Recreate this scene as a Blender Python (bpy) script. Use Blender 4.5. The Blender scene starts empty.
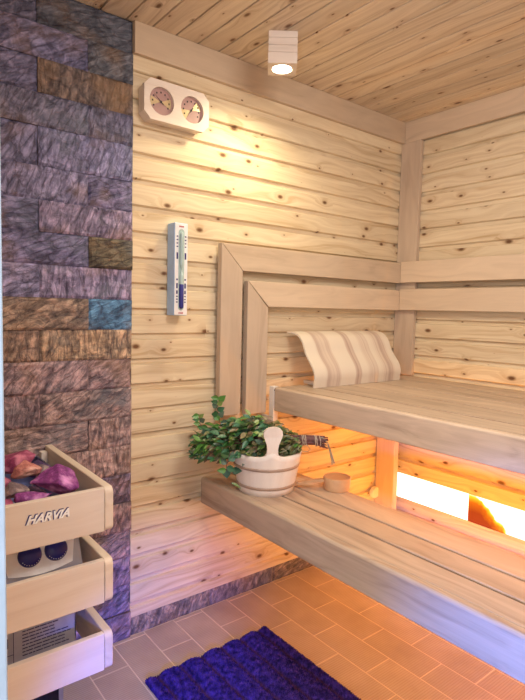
import bpy, bmesh, math, random
from mathutils import Vector, Matrix, noise, Euler

PI = math.pi
sc = bpy.context.scene
COL = sc.collection

# ------------------------------------------------------------------ camera
cam_d = bpy.data.cameras.new('camera'); cam = bpy.data.objects.new('camera', cam_d)
COL.objects.link(cam); sc.camera = cam
cam_d.sensor_fit = 'VERTICAL'; cam_d.sensor_height = 36.0
cam_d.lens = 532.86 / 700 * 36.0
cam_d.clip_start = 0.02
yaw, pitch, roll = math.radians(51.6745), math.radians(-4.3207), math.radians(1.3310)
Fv = Vector((math.cos(yaw)*math.cos(pitch), math.sin(yaw)*math.cos(pitch), math.sin(pitch)))
Rv = Vector((math.sin(yaw), -math.cos(yaw), 0)); Uv = Rv.cross(Fv)
R2 = math.cos(roll)*Rv + math.sin(roll)*Uv; U2 = -math.sin(roll)*Rv + math.cos(roll)*Uv
M = Matrix((R2, U2, -Fv)).transposed().to_4x4()
M.translation = Vector((-2.26338, -1.74407, 1.19949))
cam.matrix_world = M

# ------------------------------------------------------------------ world and light
sc.view_settings.view_transform = 'Standard'; sc.view_settings.look = 'None'
sc.view_settings.exposure = 0.0; sc.view_settings.gamma = 1.0
sc.view_settings.use_curve_mapping = False
w = bpy.data.worlds.new('world'); sc.world = w; w.use_nodes = True
w.node_tree.nodes['Background'].inputs[0].default_value = (0.80, 0.86, 1.0, 1)
w.node_tree.nodes['Background'].inputs[1].default_value = 0.5


def area(name, loc, aim, size, size_y, energy, color, spread=180):
    d = bpy.data.lights.new(name, 'AREA'); d.shape = 'RECTANGLE'
    d.size = size; d.size_y = size_y; d.energy = energy; d.color = color
    d.spread = math.radians(spread)
    o = bpy.data.objects.new(name, d); COL.objects.link(o); o.location = loc
    o.rotation_euler = (Vector(aim) - Vector(loc)).to_track_quat('-Z', 'Y').to_euler()
    return o


# daylight from the bright room outside the open door
area('door_daylight', (-2.46, -1.68, 1.20), (-1.2, -0.75, 0.85), 0.55, 1.4, 15, (0.88, 0.90, 1.0))
# added blue spots without a known lamp, for the blue on bench front and plinth
def spot(name, loc, aim, deg, energy, color, blend=0.8, soft=0.05):
    d = bpy.data.lights.new(name, 'SPOT'); d.energy = energy; d.color = color
    d.spot_size = math.radians(deg); d.spot_blend = blend; d.shadow_soft_size = soft
    o = bpy.data.objects.new(name, d); COL.objects.link(o); o.location = loc
    o.rotation_euler = (Vector(aim) - Vector(loc)).to_track_quat('-Z', 'Y').to_euler()


spot('blue_light_bench', (-2.25, -1.95, 0.62), (-1.176, -1.36, 0.47), 34, 200, (0.0, 0.16, 1.0), 0.8)
spot('blue_light_floor', (-2.25, -1.90, 0.70), (-1.42, -0.12, 0.02), 27, 170, (0.04, 0.14, 1.0), 1.0)

# added soft fill just below the ceiling, out of view
area('ceiling_fill', (-1.30, -1.45, 2.12), (-1.0, -0.7, 0.4), 0.6, 0.6, 28, (1.0, 0.91, 0.82))

# ------------------------------------------------------------------ helpers


def mesh_obj(name, bm, mat, parent=None, smooth=False, label=None):
    me = bpy.data.meshes.new(name)
    off = parent_world(parent) if parent is not None else Vector((0, 0, 0))
    if off.length > 0:
        bmesh.ops.translate(bm, verts=bm.verts, vec=-off)
    bm.normal_update(); bm.to_mesh(me); bm.free()
    for m in (mat if isinstance(mat, (list, tuple)) else [mat]):
        me.materials.append(m)
    if smooth:
        for p in me.polygons: p.use_smooth = True
    o = bpy.data.objects.new(name, me); COL.objects.link(o)
    if parent is not None: o.parent = parent
    if label: o['label'] = label
    return o


def parent_world(p):
    v = Vector((0, 0, 0))
    while p is not None:
        v = v + p.location; p = p.parent
    return v


def thing(name, label, cat, loc=(0, 0, 0), group=None):
    o = bpy.data.objects.new(name, None); COL.objects.link(o)
    o.empty_display_size = 0.02
    o.location = loc; o['label'] = label; o['category'] = cat
    if group: o['group'] = group
    return o


def tag(o, label, cat, group=None):
    o['label'] = label; o['category'] = cat
    if group: o['group'] = group
    return o


def struct(name, bm, mat, parent=None, smooth=False):
    o = mesh_obj(name, bm, mat, parent, smooth)
    o['kind'] = 'structure'
    return o


def box(bm, x0, x1, y0, y1, z0, z1, bev=0.0, seg=2, mat=0):
    x0, x1 = min(x0, x1), max(x0, x1); y0, y1 = min(y0, y1), max(y0, y1); z0, z1 = min(z0, z1), max(z0, z1)
    t = bmesh.new()
    bmesh.ops.create_cube(t, size=1)
    for v in t.verts:
        v.co = Vector(((x0+x1)/2 + v.co.x*(x1-x0), (y0+y1)/2 + v.co.y*(y1-y0), (z0+z1)/2 + v.co.z*(z1-z0)))
    if bev > 0:
        bmesh.ops.bevel(t, geom=list(t.edges), offset=bev, segments=seg, affect='EDGES', profile=0.5)
    for f in t.faces: f.material_index = mat
    merge(bm, t)
    return bm


def merge(bm, t):
    me = bpy.data.meshes.new('tmp'); t.to_mesh(me); t.free(); bm.from_mesh(me); bpy.data.meshes.remove(me)


def B(*a, **k):
    bm = bmesh.new(); box(bm, *a, **k); return bm


def prism(bm, pts, axis, a0, a1, bev=0.0, seg=2):
    """pts: outline in the two axes other than axis (in cyclic order), pushed from a0 to a1"""
    t = bmesh.new()

    def mk(p, a):
        if axis == 0: return Vector((a, p[0], p[1]))
        if axis == 1: return Vector((p[0], a, p[1]))
        return Vector((p[0], p[1], a))
    v0 = [t.verts.new(mk(p, a0)) for p in pts]; v1 = [t.verts.new(mk(p, a1)) for p in pts]
    t.faces.new(v0); t.faces.new(v1[::-1])
    n = len(pts)
    for i in range(n): t.faces.new((v0[i], v0[(i+1) % n], v1[(i+1) % n], v1[i]))
    bmesh.ops.recalc_face_normals(t, faces=t.faces)
    if bev > 0:
        bmesh.ops.bevel(t, geom=list(t.edges), offset=bev, segments=seg, affect='EDGES', profile=0.5)
    merge(bm, t)
    return bm


def lathe(bm, prof, n=32, c=(0, 0, 0), mat=Matrix.Identity(3), mi=0):
    """prof: (r, h) pairs turned about the local z axis"""
    c = Vector(c); rings = []
    for r, h in prof:
        if r < 1e-6:
            rings.append([bm.verts.new(c + mat @ Vector((0, 0, h)))])
        else:
            rings.append([bm.verts.new(c + mat @ Vector((r*math.cos(2*PI*k/n), r*math.sin(2*PI*k/n), h))) for k in range(n)])
    for a, b in zip(rings, rings[1:]):
        for k in range(n):
            k2 = (k+1) % n
            if len(a) == 1 and len(b) == 1: continue
            if len(a) == 1: f = bm.faces.new((a[0], b[k2], b[k]))
            elif len(b) == 1: f = bm.faces.new((a[k], a[k2], b[0]))
            else: f = bm.faces.new((a[k], a[k2], b[k2], b[k]))
            f.material_index = mi
    return bm


def tube(bm, pts, rad, n=8):
    pts = [Vector(p) for p in pts]; rings = []
    for i, p in enumerate(pts):
        d = (pts[min(i+1, len(pts)-1)] - pts[max(i-1, 0)]).normalized()
        u = d.cross(Vector((0, 0, 1)))
        if u.length < 0.05: u = d.cross(Vector((1, 0, 0)))
        u.normalize(); v = d.cross(u)
        r = rad[i] if isinstance(rad, (list, tuple)) else rad
        rings.append([bm.verts.new(p + r*(u*math.cos(2*PI*k/n) + v*math.sin(2*PI*k/n))) for k in range(n)])
    for a, b in zip(rings, rings[1:]):
        for k in range(n): bm.faces.new((a[k], a[(k+1) % n], b[(k+1) % n], b[k]))
    bm.faces.new(rings[0][::-1]); bm.faces.new(rings[-1])
    return bm

# ------------------------------------------------------------------ materials


class NT:
    def __init__(s, name):
        s.m = bpy.data.materials.new(name); s.m.use_nodes = True
        s.t = s.m.node_tree; s.bsdf = s.t.nodes['Principled BSDF']

    def n(s, typ, **k):
        nd = s.t.nodes.new(typ)
        for a, v in k.items():
            if a.startswith('i_'):
                key = a[2:]
                nd.inputs[int(key) if key.isdigit() else key].default_value = v
            else: setattr(nd, a, v)
        return nd

    def l(s, a, b): s.t.links.new(a, b)

    def math(s, op, a, b=None, c=None, clamp=False):
        nd = s.t.nodes.new('ShaderNodeMath'); nd.operation = op; nd.use_clamp = clamp
        for i, v in enumerate((a, b, c)):
            if v is None: continue
            if isinstance(v, (int, float)): nd.inputs[i].default_value = v
            else: s.l(v, nd.inputs[i])
        return nd.outputs[0]

    def ramp(s, fac, stops):
        r = s.t.nodes.new('ShaderNodeValToRGB'); e = r.color_ramp.elements
        while len(e) < len(stops): e.new(0.5)
        for k, (p, c) in enumerate(stops):
            e[k].position = p; e[k].color = (c[0], c[1], c[2], 1)
        s.l(fac, r.inputs[0]); return r.outputs[0]

    def mix(s, fac, a, b, mode='MIX'):
        nd = s.t.nodes.new('ShaderNodeMix'); nd.data_type = 'RGBA'; nd.blend_type = mode
        for i, v in ((0, fac), (6, a), (7, b)):
            if isinstance(v, (int, float)): nd.inputs[i].default_value = v
            elif isinstance(v, (tuple, list)): nd.inputs[i].default_value = (v[0], v[1], v[2], 1)
            else: s.l(v, nd.inputs[i])
        return nd.outputs[2]

    def set(s, **k):
        for a, v in k.items():
            key = a.replace('_', ' ')
            if isinstance(v, (int, float)): s.bsdf.inputs[key].default_value = v
            elif isinstance(v, (tuple, list)): s.bsdf.inputs[key].default_value = (v[0], v[1], v[2], 1)
            else: s.l(v, s.bsdf.inputs[key])
        return s.m

    def bump(s, h, strength=0.3, dist=0.002):
        b = s.n('ShaderNodeBump'); b.inputs['Strength'].default_value = strength
        b.inputs['Distance'].default_value = dist; s.l(h, b.inputs['Height'])
        s.l(b.outputs[0], s.bsdf.inputs['Normal'])


def wood(name, grain, c_light, c_dark, rough=0.5, pitch=None, across=None, origin=0.0,
         knots=0.0, knot_size=1.0, fine=1.0, contrast=1.0, vary=0.10):
    """grain: axis index along the fibres; across: axis index in which the boards repeat"""
    s = NT(name)
    tc = s.n('ShaderNodeTexCoord'); sep = s.n('ShaderNodeSeparateXYZ'); s.l(tc.outputs['Object'], sep.inputs[0])
    axes = [sep.outputs[0], sep.outputs[1], sep.outputs[2]]
    others = [i for i in range(3) if i != grain]
    if across is None: across = others[0]
    third = [i for i in others if i != across][0]
    g, a, b = axes[grain], axes[across], axes[third]
    info = s.n('ShaderNodeObjectInfo')
    if pitch:
        bid = s.math('FLOOR', s.math('DIVIDE', s.math('SUBTRACT', a, origin), pitch))
        seed = s.math('ADD', bid, 11.37)
    else:
        seed = s.math('MULTIPLY', info.outputs['Random'], 91.7)
    wn = s.n('ShaderNodeTexWhiteNoise', noise_dimensions='1D'); s.l(seed, wn.inputs['W'])
    r = wn.outputs['Value']
    gg = s.math('ADD', g, s.math('MULTIPLY', r, 37.0)); bb = s.math('ADD', b, s.math('MULTIPLY', r, 5.3))
    aa = s.math('ADD', a, s.math('MULTIPLY', r, 3.1))
    # knots
    kd = None
    if knots > 0:
        kc = s.n('ShaderNodeCombineXYZ')
        s.l(s.math('MULTIPLY', gg, 7.5*knots), kc.inputs[0]); s.l(s.math('MULTIPLY', aa, 13.0), kc.inputs[1])
        vo = s.n('ShaderNodeTexVoronoi', voronoi_dimensions='2D', feature='F1'); vo.inputs['Scale'].default_value = 1.0
        s.l(kc.outputs[0], vo.inputs['Vector'])
        vs = s.n('ShaderNodeSeparateColor'); s.l(vo.outputs['Color'], vs.inputs[0])
        kr = s.math('MULTIPLY_ADD', s.math('POWER', vs.outputs[0], 2.2), 0.080*knot_size, 0.026*knot_size)
        kr = s.math('MULTIPLY', kr, s.math('MULTIPLY_ADD', s.math('GREATER_THAN', vs.outputs[1], 0.38), 0.93, 0.07))
        kd = s.math('DIVIDE', vo.outputs['Distance'], kr)     # 1 at the knot's rim
        halo = s.math('POWER', 2.718, s.math('MULTIPLY', kd, -0.55))
    # grain
    warp = s.n('ShaderNodeTexNoise', noise_dimensions='3D'); warp.inputs['Scale'].default_value = 1.0
    wc = s.n('ShaderNodeCombineXYZ'); s.l(s.math('MULTIPLY', gg, 2.2), wc.inputs[0]); s.l(s.math('MULTIPLY', aa, 9), wc.inputs[1]); s.l(s.math('MULTIPLY', bb, 9), wc.inputs[2])
    s.l(wc.outputs[0], warp.inputs['Vector']); warp.inputs['Detail'].default_value = 2
    gc = s.n('ShaderNodeCombineXYZ')
    s.l(s.math('MULTIPLY', gg, 1.3), gc.inputs[0])
    al = s.math('ADD', s.math('MULTIPLY', aa, 55*fine), s.math('MULTIPLY', warp.outputs['Fac'], 7.0))
    if kd is not None: al = s.math('ADD', al, s.math('MULTIPLY', halo, 4.0))
    s.l(al, gc.inputs[1]); s.l(s.math('MULTIPLY', bb, 45*fine), gc.inputs[2])
    n1 = s.n('ShaderNodeTexNoise'); n1.inputs['Scale'].default_value = 1.0; n1.inputs['Detail'].default_value = 3
    s.l(gc.outputs[0], n1.inputs['Vector'])
    fc = s.n('ShaderNodeCombineXYZ')
    s.l(s.math('MULTIPLY', gg, 9), fc.inputs[0]); s.l(s.math('MULTIPLY', aa, 420), fc.inputs[1]); s.l(s.math('MULTIPLY', bb, 420), fc.inputs[2])
    n2 = s.n('ShaderNodeTexNoise'); n2.inputs['Scale'].default_value = 1.0; n2.inputs['Detail'].default_value = 2
    s.l(fc.outputs[0], n2.inputs['Vector'])
    fac = s.math('MULTIPLY_ADD', s.math('SUBTRACT', n1.outputs['Fac'], 0.5), 2.0*contrast, 0.40)
    fac = s.math('ADD', fac, s.math('MULTIPLY', s.math('SUBTRACT', n2.outputs['Fac'], 0.5), 0.45))
    mid = tuple(0.62*l + 0.38*d for l, d in zip(c_light, c_dark))
    col = s.ramp(fac, [(0.1, c_light), (0.55, mid), (0.95, c_dark)])
    tone = s.math('MULTIPLY_ADD', wn.outputs['Value'], 2*vary, 1.0 - vary)
    hv = s.n('ShaderNodeHueSaturation'); s.l(col, hv.inputs['Color']); s.l(tone, hv.inputs['Value'])
    col = hv.outputs[0]
    if kd is not None:
        col = s.mix(s.math('MULTIPLY', halo, 0.65, clamp=True), col, tuple(v*f for v, f in zip(c_dark, (0.72, 0.52, 0.34))))
        core = s.math('SUBTRACT', 1.6, s.math('MULTIPLY', kd, 1.1), clamp=True)
        col = s.mix(core, col, (0.16, 0.075, 0.035))
    s.set(Base_Color=col, Roughness=rough)
    s.bsdf.inputs['Specular IOR Level'].default_value = 0.3
    s.bump(s.math('ADD', n1.outputs['Fac'], s.math('MULTIPLY', n2.outputs['Fac'], 0.5)), 0.25, 0.0008)
    return s.m


def plain(name, col, rough=0.5, metal=0.0, emit=None, est=0.0, spec=0.5, var=0.06, scale=40):
    s = NT(name)
    no = s.n('ShaderNodeTexNoise'); no.inputs['Scale'].default_value = scale
    tc = s.n('ShaderNodeTexCoord'); s.l(tc.outputs['Object'], no.inputs['Vector'])
    c = s.ramp(no.outputs['Fac'], [(0.3, tuple(v*(1-var) for v in col)), (0.7, tuple(min(1, v*(1+var)) for v in col))])
    s.set(Base_Color=c, Roughness=rough, Metallic=metal)
    s.bsdf.inputs['Specular IOR Level'].default_value = spec
    if emit:
        s.bsdf.inputs['Emission Color'].default_value = (*emit, 1); s.bsdf.inputs['Emission Strength'].default_value = est
    return s.m


PINE_L, PINE_D = (0.80, 0.665, 0.465), (0.54, 0.38, 0.215)
P = 0.0892
ZA = 1.799 - 20*P
m_wallA = wood('spruce_boards_long_wall', 0, PINE_L, PINE_D, 0.5, P, 2, ZA, knots=1.0, vary=0.06)
m_wallB = wood('spruce_boards_bench_wall', 1, PINE_L, PINE_D, 0.5, P, 2, 1.864 - 20*P, knots=0.9, knot_size=1.15, vary=0.07)
m_wallC = wood('spruce_boards_door_wall', 1, PINE_L, PINE_D, 0.5, P, 2, ZA, knots=1.0)
m_ceil = wood('spruce_ceiling_boards', 1, (0.76, 0.62, 0.46), (0.48, 0.34, 0.22), 0.5, 0.089, 0, -1.407-10*0.089, knots=0.8, knot_size=1.0, vary=0.10, contrast=1.1)
BEN_L, BEN_D = (0.60, 0.46, 0.34), (0.34, 0.24, 0.17)
m_bench = wood('bench_wood_along_y', 1, BEN_L, BEN_D, 0.45, fine=0.6, contrast=1.0)
m_trimX = wood('trim_wood_x', 0, (0.68, 0.53, 0.385), (0.48, 0.355, 0.25), 0.45, fine=0.4, contrast=0.8)
m_trimY = wood('trim_wood_y', 1, (0.68, 0.53, 0.385), (0.48, 0.355, 0.25), 0.45, fine=0.4, contrast=0.8, across=2)
m_trimZ = wood('trim_wood_z', 2, (0.66, 0.515, 0.385), (0.48, 0.35, 0.255), 0.45, fine=0.4, contrast=0.8)
m_pale = wood('pale_wood_x', 0, (0.80, 0.70, 0.61), (0.66, 0.54, 0.45), 0.5, fine=0.7, contrast=0.7, across=2)
m_paleY = wood('pale_wood_y', 1, (0.80, 0.69, 0.57), (0.64, 0.51, 0.40), 0.5, fine=0.7, contrast=0.7, across=2)
m_paleZ = wood('pale_wood_z', 2, (0.87, 0.80, 0.74), (0.77, 0.68, 0.60), 0.5, fine=0.8, contrast=0.6)
def pillow_mat():
    s = NT('striped_pillow_veneer')
    tc = s.n('ShaderNodeTexCoord'); sep = s.n('ShaderNodeSeparateXYZ'); s.l(tc.outputs['Object'], sep.inputs[0])
    w1 = s.n('ShaderNodeTexNoise'); w1.inputs['Scale'].default_value = 5; s.l(tc.outputs['Object'], w1.inputs['Vector'])
    x = s.math('ADD', sep.outputs[0], s.math('MULTIPLY', w1.outputs['Fac'], 0.035))
    n1 = s.n('ShaderNodeTexNoise', noise_dimensions='1D'); n1.inputs['Scale'].default_value = 11; n1.inputs['Detail'].default_value = 4; n1.inputs['Roughness'].default_value = 0.6
    s.l(s.math('ADD', x, 3.3), n1.inputs['W'])
    n2 = s.n('ShaderNodeTexNoise', noise_dimensions='1D'); n2.inputs['Scale'].default_value = 150; s.l(x, n2.inputs['W'])
    f = s.math('ADD', n1.outputs['Fac'], s.math('MULTIPLY', s.math('SUBTRACT', n2.outputs['Fac'], 0.5), 0.12))
    c = s.ramp(f, [(0.48, (0.78, 0.68, 0.56)), (0.58, (0.67, 0.54, 0.44)), (0.70, (0.50, 0.36, 0.29))])
    s.set(Base_Color=c, Roughness=0.45)
    return s.m


m_pillow = pillow_mat()
m_dark = plain('dark_wall_gap', (0.10, 0.06, 0.035), 0.9)


def stone_mat():
    s = NT('split_face_slate')
    tc = s.n('ShaderNodeTexCoord')
    at = s.n('ShaderNodeAttribute', attribute_name='tone'); at.attribute_type = 'GEOMETRY'
    rd = s.n('ShaderNodeAttribute', attribute_name='seed'); rd.attribute_type = 'GEOMETRY'
    vec = s.n('ShaderNodeVectorMath', operation='ADD'); s.l(tc.outputs['Object'], vec.inputs[0])
    sc_ = s.n('ShaderNodeVectorMath', operation='SCALE'); s.l(rd.outputs['Color'], sc_.inputs[0]); sc_.inputs[3].default_value = 13.0
    s.l(sc_.outputs[0], vec.inputs[1])
    n1 = s.n('ShaderNodeTexNoise'); n1.inputs['Scale'].default_value = 17; n1.inputs['Detail'].default_value = 8; n1.inputs['Roughness'].default_value = 0.74
    n1.inputs['Distortion'].default_value = 1.1
    s.l(vec.outputs[0], n1.inputs['Vector'])
    sr = s.n('ShaderNodeSeparateColor'); s.l(rd.outputs['Color'], sr.inputs[0])
    vr = s.n('ShaderNodeVectorRotate', rotation_type='Y_AXIS'); s.l(vec.outputs[0], vr.inputs['Vector'])
    s.l(s.math('MULTIPLY_ADD', sr.outputs[1], 1.5, 0.15), vr.inputs['Angle'])
    mp = s.n('ShaderNodeMapping'); mp.inputs['Scale'].default_value = (24, 24, 80)
    s.l(vr.outputs[0], mp.inputs[0])
    vc = s.n('ShaderNodeTexVoronoi', feature='DISTANCE_TO_EDGE'); vc.inputs['Scale'].default_value = 0.5
    wa = s.n('ShaderNodeVectorMath', operation='ADD')
    n2 = s.n('ShaderNodeTexNoise'); n2.inputs['Scale'].default_value = 1.0; n2.inputs['Detail'].default_value = 6; n2.inputs['Distortion'].default_value = 0.35
    s.l(mp.outputs[0], n2.inputs['Vector'])
    n3 = s.n('ShaderNodeTexNoise'); n3.inputs['Scale'].default_value = 7; n3.inputs['Detail'].default_value = 3
    s.l(vec.outputs[0], n3.inputs['Vector'])
    s.l(mp.outputs[0], wa.inputs[0]); s.l(n1.outputs['Color'], wa.inputs[1]); s.l(wa.outputs[0], vc.inputs['Vector'])
    crack = s.math('SUBTRACT', 1.0, s.math('MULTIPLY', vc.outputs['Distance'], 14), clamp=True)
    shade = s.ramp(s.math('MULTIPLY_ADD', n2.outputs['Fac'], 0.45, s.math('MULTIPLY', n1.outputs['Fac'], 0.55)),
                   [(0.37, (0.20, 0.19, 0.26)), (0.49, (0.80, 0.80, 0.84)), (0.62, (2.0, 1.9, 1.85))])
    col = s.mix(1.0, at.outputs['Color'], shade, 'MULTIPLY')
    col = s.mix(s.math('MULTIPLY', crack, 0.38), col, (0.05, 0.04, 0.07))
    rust = s.math('MULTIPLY', s.math('SUBTRACT', n3.outputs['Fac'], 0.52), 4.0, clamp=True)
    col = s.mix(s.math('MULTIPLY', rust, 0.45), col, (0.42, 0.25, 0.12))
    blue = s.math('MULTIPLY', s.math('SUBTRACT', 0.44, n3.outputs['Fac']), 6.0, clamp=True)
    col = s.mix(s.math('MULTIPLY', blue, 0.40), col, (0.14, 0.18, 0.24))
    s.set(Base_Color=col, Roughness=0.55)
    s.bsdf.inputs['Specular IOR Level'].default_value = 0.45
    s.bump(s.math('SUBTRACT', s.math('ADD', s.math('MULTIPLY', n2.outputs['Fac'], 1.0), n1.outputs['Fac']), s.math('MULTIPLY', crack, 0.25)), 1.0, 0.007)
    return s.m


m_stone = stone_mat()


def tile_mat():
    s = NT('ribbed_beige_floor_tile')
    tc = s.n('ShaderNodeTexCoord'); sep = s.n('ShaderNodeSeparateXYZ'); s.l(tc.outputs['Object'], sep.inputs[0])
    wv = s.math('SINE', s.math('MULTIPLY', sep.outputs[1], 2*PI/0.0085))
    wx = s.math('SINE', s.math('MULTIPLY', sep.outputs[0], 2*PI/0.0085))
    h = s.math('ADD', wv, s.math('MULTIPLY', wx, 0.35))
    n1 = s.n('ShaderNodeTexNoise'); n1.inputs['Scale'].default_value = 9; n1.inputs['Detail'].default_value = 5
    s.l(tc.outputs['Object'], n1.inputs['Vector'])
    at = s.n('ShaderNodeAttribute', attribute_name='tone'); at.attribute_type = 'GEOMETRY'
    col = s.ramp(n1.outputs['Fac'], [(0.3, (0.38, 0.30, 0.245)), (0.7, (0.47, 0.375, 0.31))])
    col = s.mix(1.0, col, at.outputs['Color'], 'MULTIPLY')
    groove = s.math('MULTIPLY', s.math('SUBTRACT', -0.2, wv), 0.5, clamp=True)
    col = s.mix(groove, col, (0.25, 0.17, 0.12))
    s.set(Base_Color=col, Roughness=0.38)
    s.bump(h, 0.35, 0.0010)
    return s.m


m_tile = tile_mat()
m_grout = plain('floor_grout', (0.66, 0.54, 0.42), 0.8)
m_steel = plain('brushed_steel', (0.40, 0.43, 0.62), 0.28, 1.0)  # bluish tint stands in for blue light inside the heater guard
m_white = plain('white_enamel', (0.82, 0.82, 0.84), 0.35)
m_dial_blue = plain('dark_blue_knob', (0.012, 0.014, 0.20), 0.3)
m_ink = plain('dark_blue_ink', (0.03, 0.03, 0.16), 0.6)
m_black = plain('black_paint', (0.02, 0.02, 0.02), 0.5)
m_redink = plain('red_ink', (0.45, 0.05, 0.05), 0.5)
m_letter = plain('white_letter', (0.92, 0.92, 0.92), 0.5)

# ------------------------------------------------------------------ room shell
random.seed(4)
ZC = 2.15


def cladding(bm, horiz_axis, h0, h1, z0, z1, base, face, pitch, origin, gap=0.018, depth=0.012, lip=0.008):
    """boards stacked in z, running along horiz_axis (0 = x, 1 = y); face = plane coordinate of the board front,
    base = direction (+1/-1) into the wall. One continuous profile."""
    prof = []
    k = math.floor((z0 - origin)/pitch) - 1
    while origin + k*pitch < z1:
        a = origin + k*pitch; b = a + pitch
        for (z, d) in ((a, depth), (a + gap, depth), (a + gap + 0.0005, lip*0.6), (a+gap+0.004, 0.0), (b - 0.003, 0.0), (b - 0.0003, lip)):
            prof.append((z, d))
        k += 1
    # clip
    out = []
    for i in range(len(prof)-1):
        (za, da), (zb, db) = prof[i], prof[i+1]
        if zb <= z0 or za >= z1: continue
        if za < z0: t = (z0-za)/(zb-za); za, da = z0, da + t*(db-da)
        if zb > z1: t = (z1-za)/(zb-za); zb, db = z1, da + t*(db-da)
        if not out: out.append((za, da))
        out.append((zb, db))
    rings = []
    for z, d in out:
        p = face + base*d
        rings.append((bm.verts.new((h0, p, z) if horiz_axis == 0 else (p, h0, z)), bm.verts.new((h1, p, z) if horiz_axis == 0 else (p, h1, z))))
    for (a, b), (c, d) in zip(rings, rings[1:]):
        bm.faces.new((a, b, d, c))
    bm.normal_update()
    return bm


# wall_back: timber cladding on the long wall, with a solid backing behind
bm = bmesh.new(); cladding(bm, 0, -1.470, 0.0, 0.069, ZC, +1, 0.0, P, ZA)
box(bm, -1.470, 0.12, 0.0121, 0.12, 0.0, ZC)
struct('wall_back', bm, m_wallA)
bm = bmesh.new(); cladding(bm, 1, 0.0, -2.30, 0.369, ZC, +1, 0.0, P, 1.864 - 20*P)
cladding(bm, 1, 0.0, -2.30, 0.0, 0.240, +1, 0.0, P, 1.864 - 20*P)
box(bm, 0.0121, 0.10, -2.30, 0.0, 0.369, ZC); box(bm, 0.0121, 0.10, -2.30, 0.0, 0.0, 0.240)
box(bm, 0.06, 0.10, -2.30, 0.0, 0.240, 0.369)
struct('wall_right', bm, m_wallB)
# wall_left: the wall with the door opening the photo is taken through
bm = bmesh.new(); cladding(bm, 1, -1.20, 0.0, 0.0, ZC, -1, -2.152, P, ZA)
box(bm, -2.29, -2.1645, -1.20, 0.12, 0.0, ZC)
cladding(bm, 1, -2.30, -2.05, 0.0, ZC, -1, -2.152, P, ZA); box(bm, -2.29, -2.1645, -2.30, -2.05, 0, ZC)
cladding(bm, 1, -2.05, -1.20, 2.02, ZC, -1, -2.152, P, ZA); box(bm, -2.29, -2.1645, -2.05, -1.20, 2.02, ZC)
struct('wall_left', bm, m_wallC)
bm = bmesh.new(); cladding(bm, 0, -2.29, 0.10, 0.0, ZC, -1, -2.30, P, ZA); box(bm, -2.29, 0.10, -2.42, -2.3125, 0, ZC)
struct('wall_front', bm, m_wallA)
# door jamb (white)
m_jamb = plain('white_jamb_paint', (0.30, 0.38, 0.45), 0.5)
bm = bmesh.new(); box(bm, -2.30, -2.146, -1.2075, -1.1995, 0, 2.02, 0.002); box(bm, -2.30, -2.146, -2.062, -2.045, 0, 2.02, 0.002)
box(bm, -2.30, -2.146, -2.062, -1.192, 2.012, 2.03, 0.002)
struct('trim_1', bm, m_jamb)

# ceiling: boards along y
bm = bmesh.new()
o0 = -1.407 - 10*0.089; x = o0 - 0.089
while x < 0.0:
    a, b = max(x, -2.29), min(x+0.089, 0.0)
    if b > a + 0.004:
        v = []
        prof = [(a, 0.010), (a+0.0045, 0.010), (a+0.006, 0.0), (b-0.0015, 0.0), (b, 0.010)]
        rr = [(bm.verts.new((px, -2.30, ZC + d)), bm.verts.new((px, 0.0, ZC + d))) for px, d in prof]
        for (p, q), (r_, s_) in zip(rr, rr[1:]): bm.faces.new((p, q, s_, r_))
    x += 0.089
box(bm, -2.29, 0.10, -2.42, 0.12, ZC + 0.0105, ZC + 0.08)
struct('ceiling', bm, m_ceil)

# stone wall
rows = [0.0, 0.097, 0.1995, 0.302, 0.4045, 0.507, 0.6095, 0.712, 0.8145, 0.917, 1.0195, 1.12, 1.222, 1.325, 1.425, 1.522, 1.624, 1.743, 1.841, 1.944, 2.043, 2.15]
tonesets = [[(0.27, 0.20, 0.27), (0.33, 0.24, 0.27), (0.24, 0.19, 0.29), (0.34, 0.25, 0.25)], [(0.22, 0.21, 0.37), (0.18, 0.18, 0.33), (0.27, 0.23, 0.38), (0.16, 0.15, 0.29)], [(0.10, 0.13, 0.24), (0.15, 0.15, 0.24), (0.16, 0.16, 0.29)]]
tones = [(0.20, 0.16, 0.19), (0.24, 0.19, 0.20), (0.17, 0.16, 0.20), (0.27, 0.21, 0.18), (0.19, 0.17, 0.17), (0.22, 0.18, 0.22)]
special = {(13, 1): (0.12, 0.10, 0.07), (11, 1): (0.09, 0.22, 0.40), (17, 2): (0.17, 0.14, 0.11),
           (10, 0): (0.36, 0.25, 0.20), (10, 1): (0.38, 0.27, 0.19), (19, 1): (0.12, 0.13, 0.16), (20, 1): (0.12, 0.13, 0.17),
           (18, 1): (0.18, 0.14, 0.13), (11, 0): (0.30, 0.22, 0.18)}
bm = bmesh.new(); lt = bm.loops.layers.float_color.new('tone'); ls = bm.loops.layers.float_color.new('seed')
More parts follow.
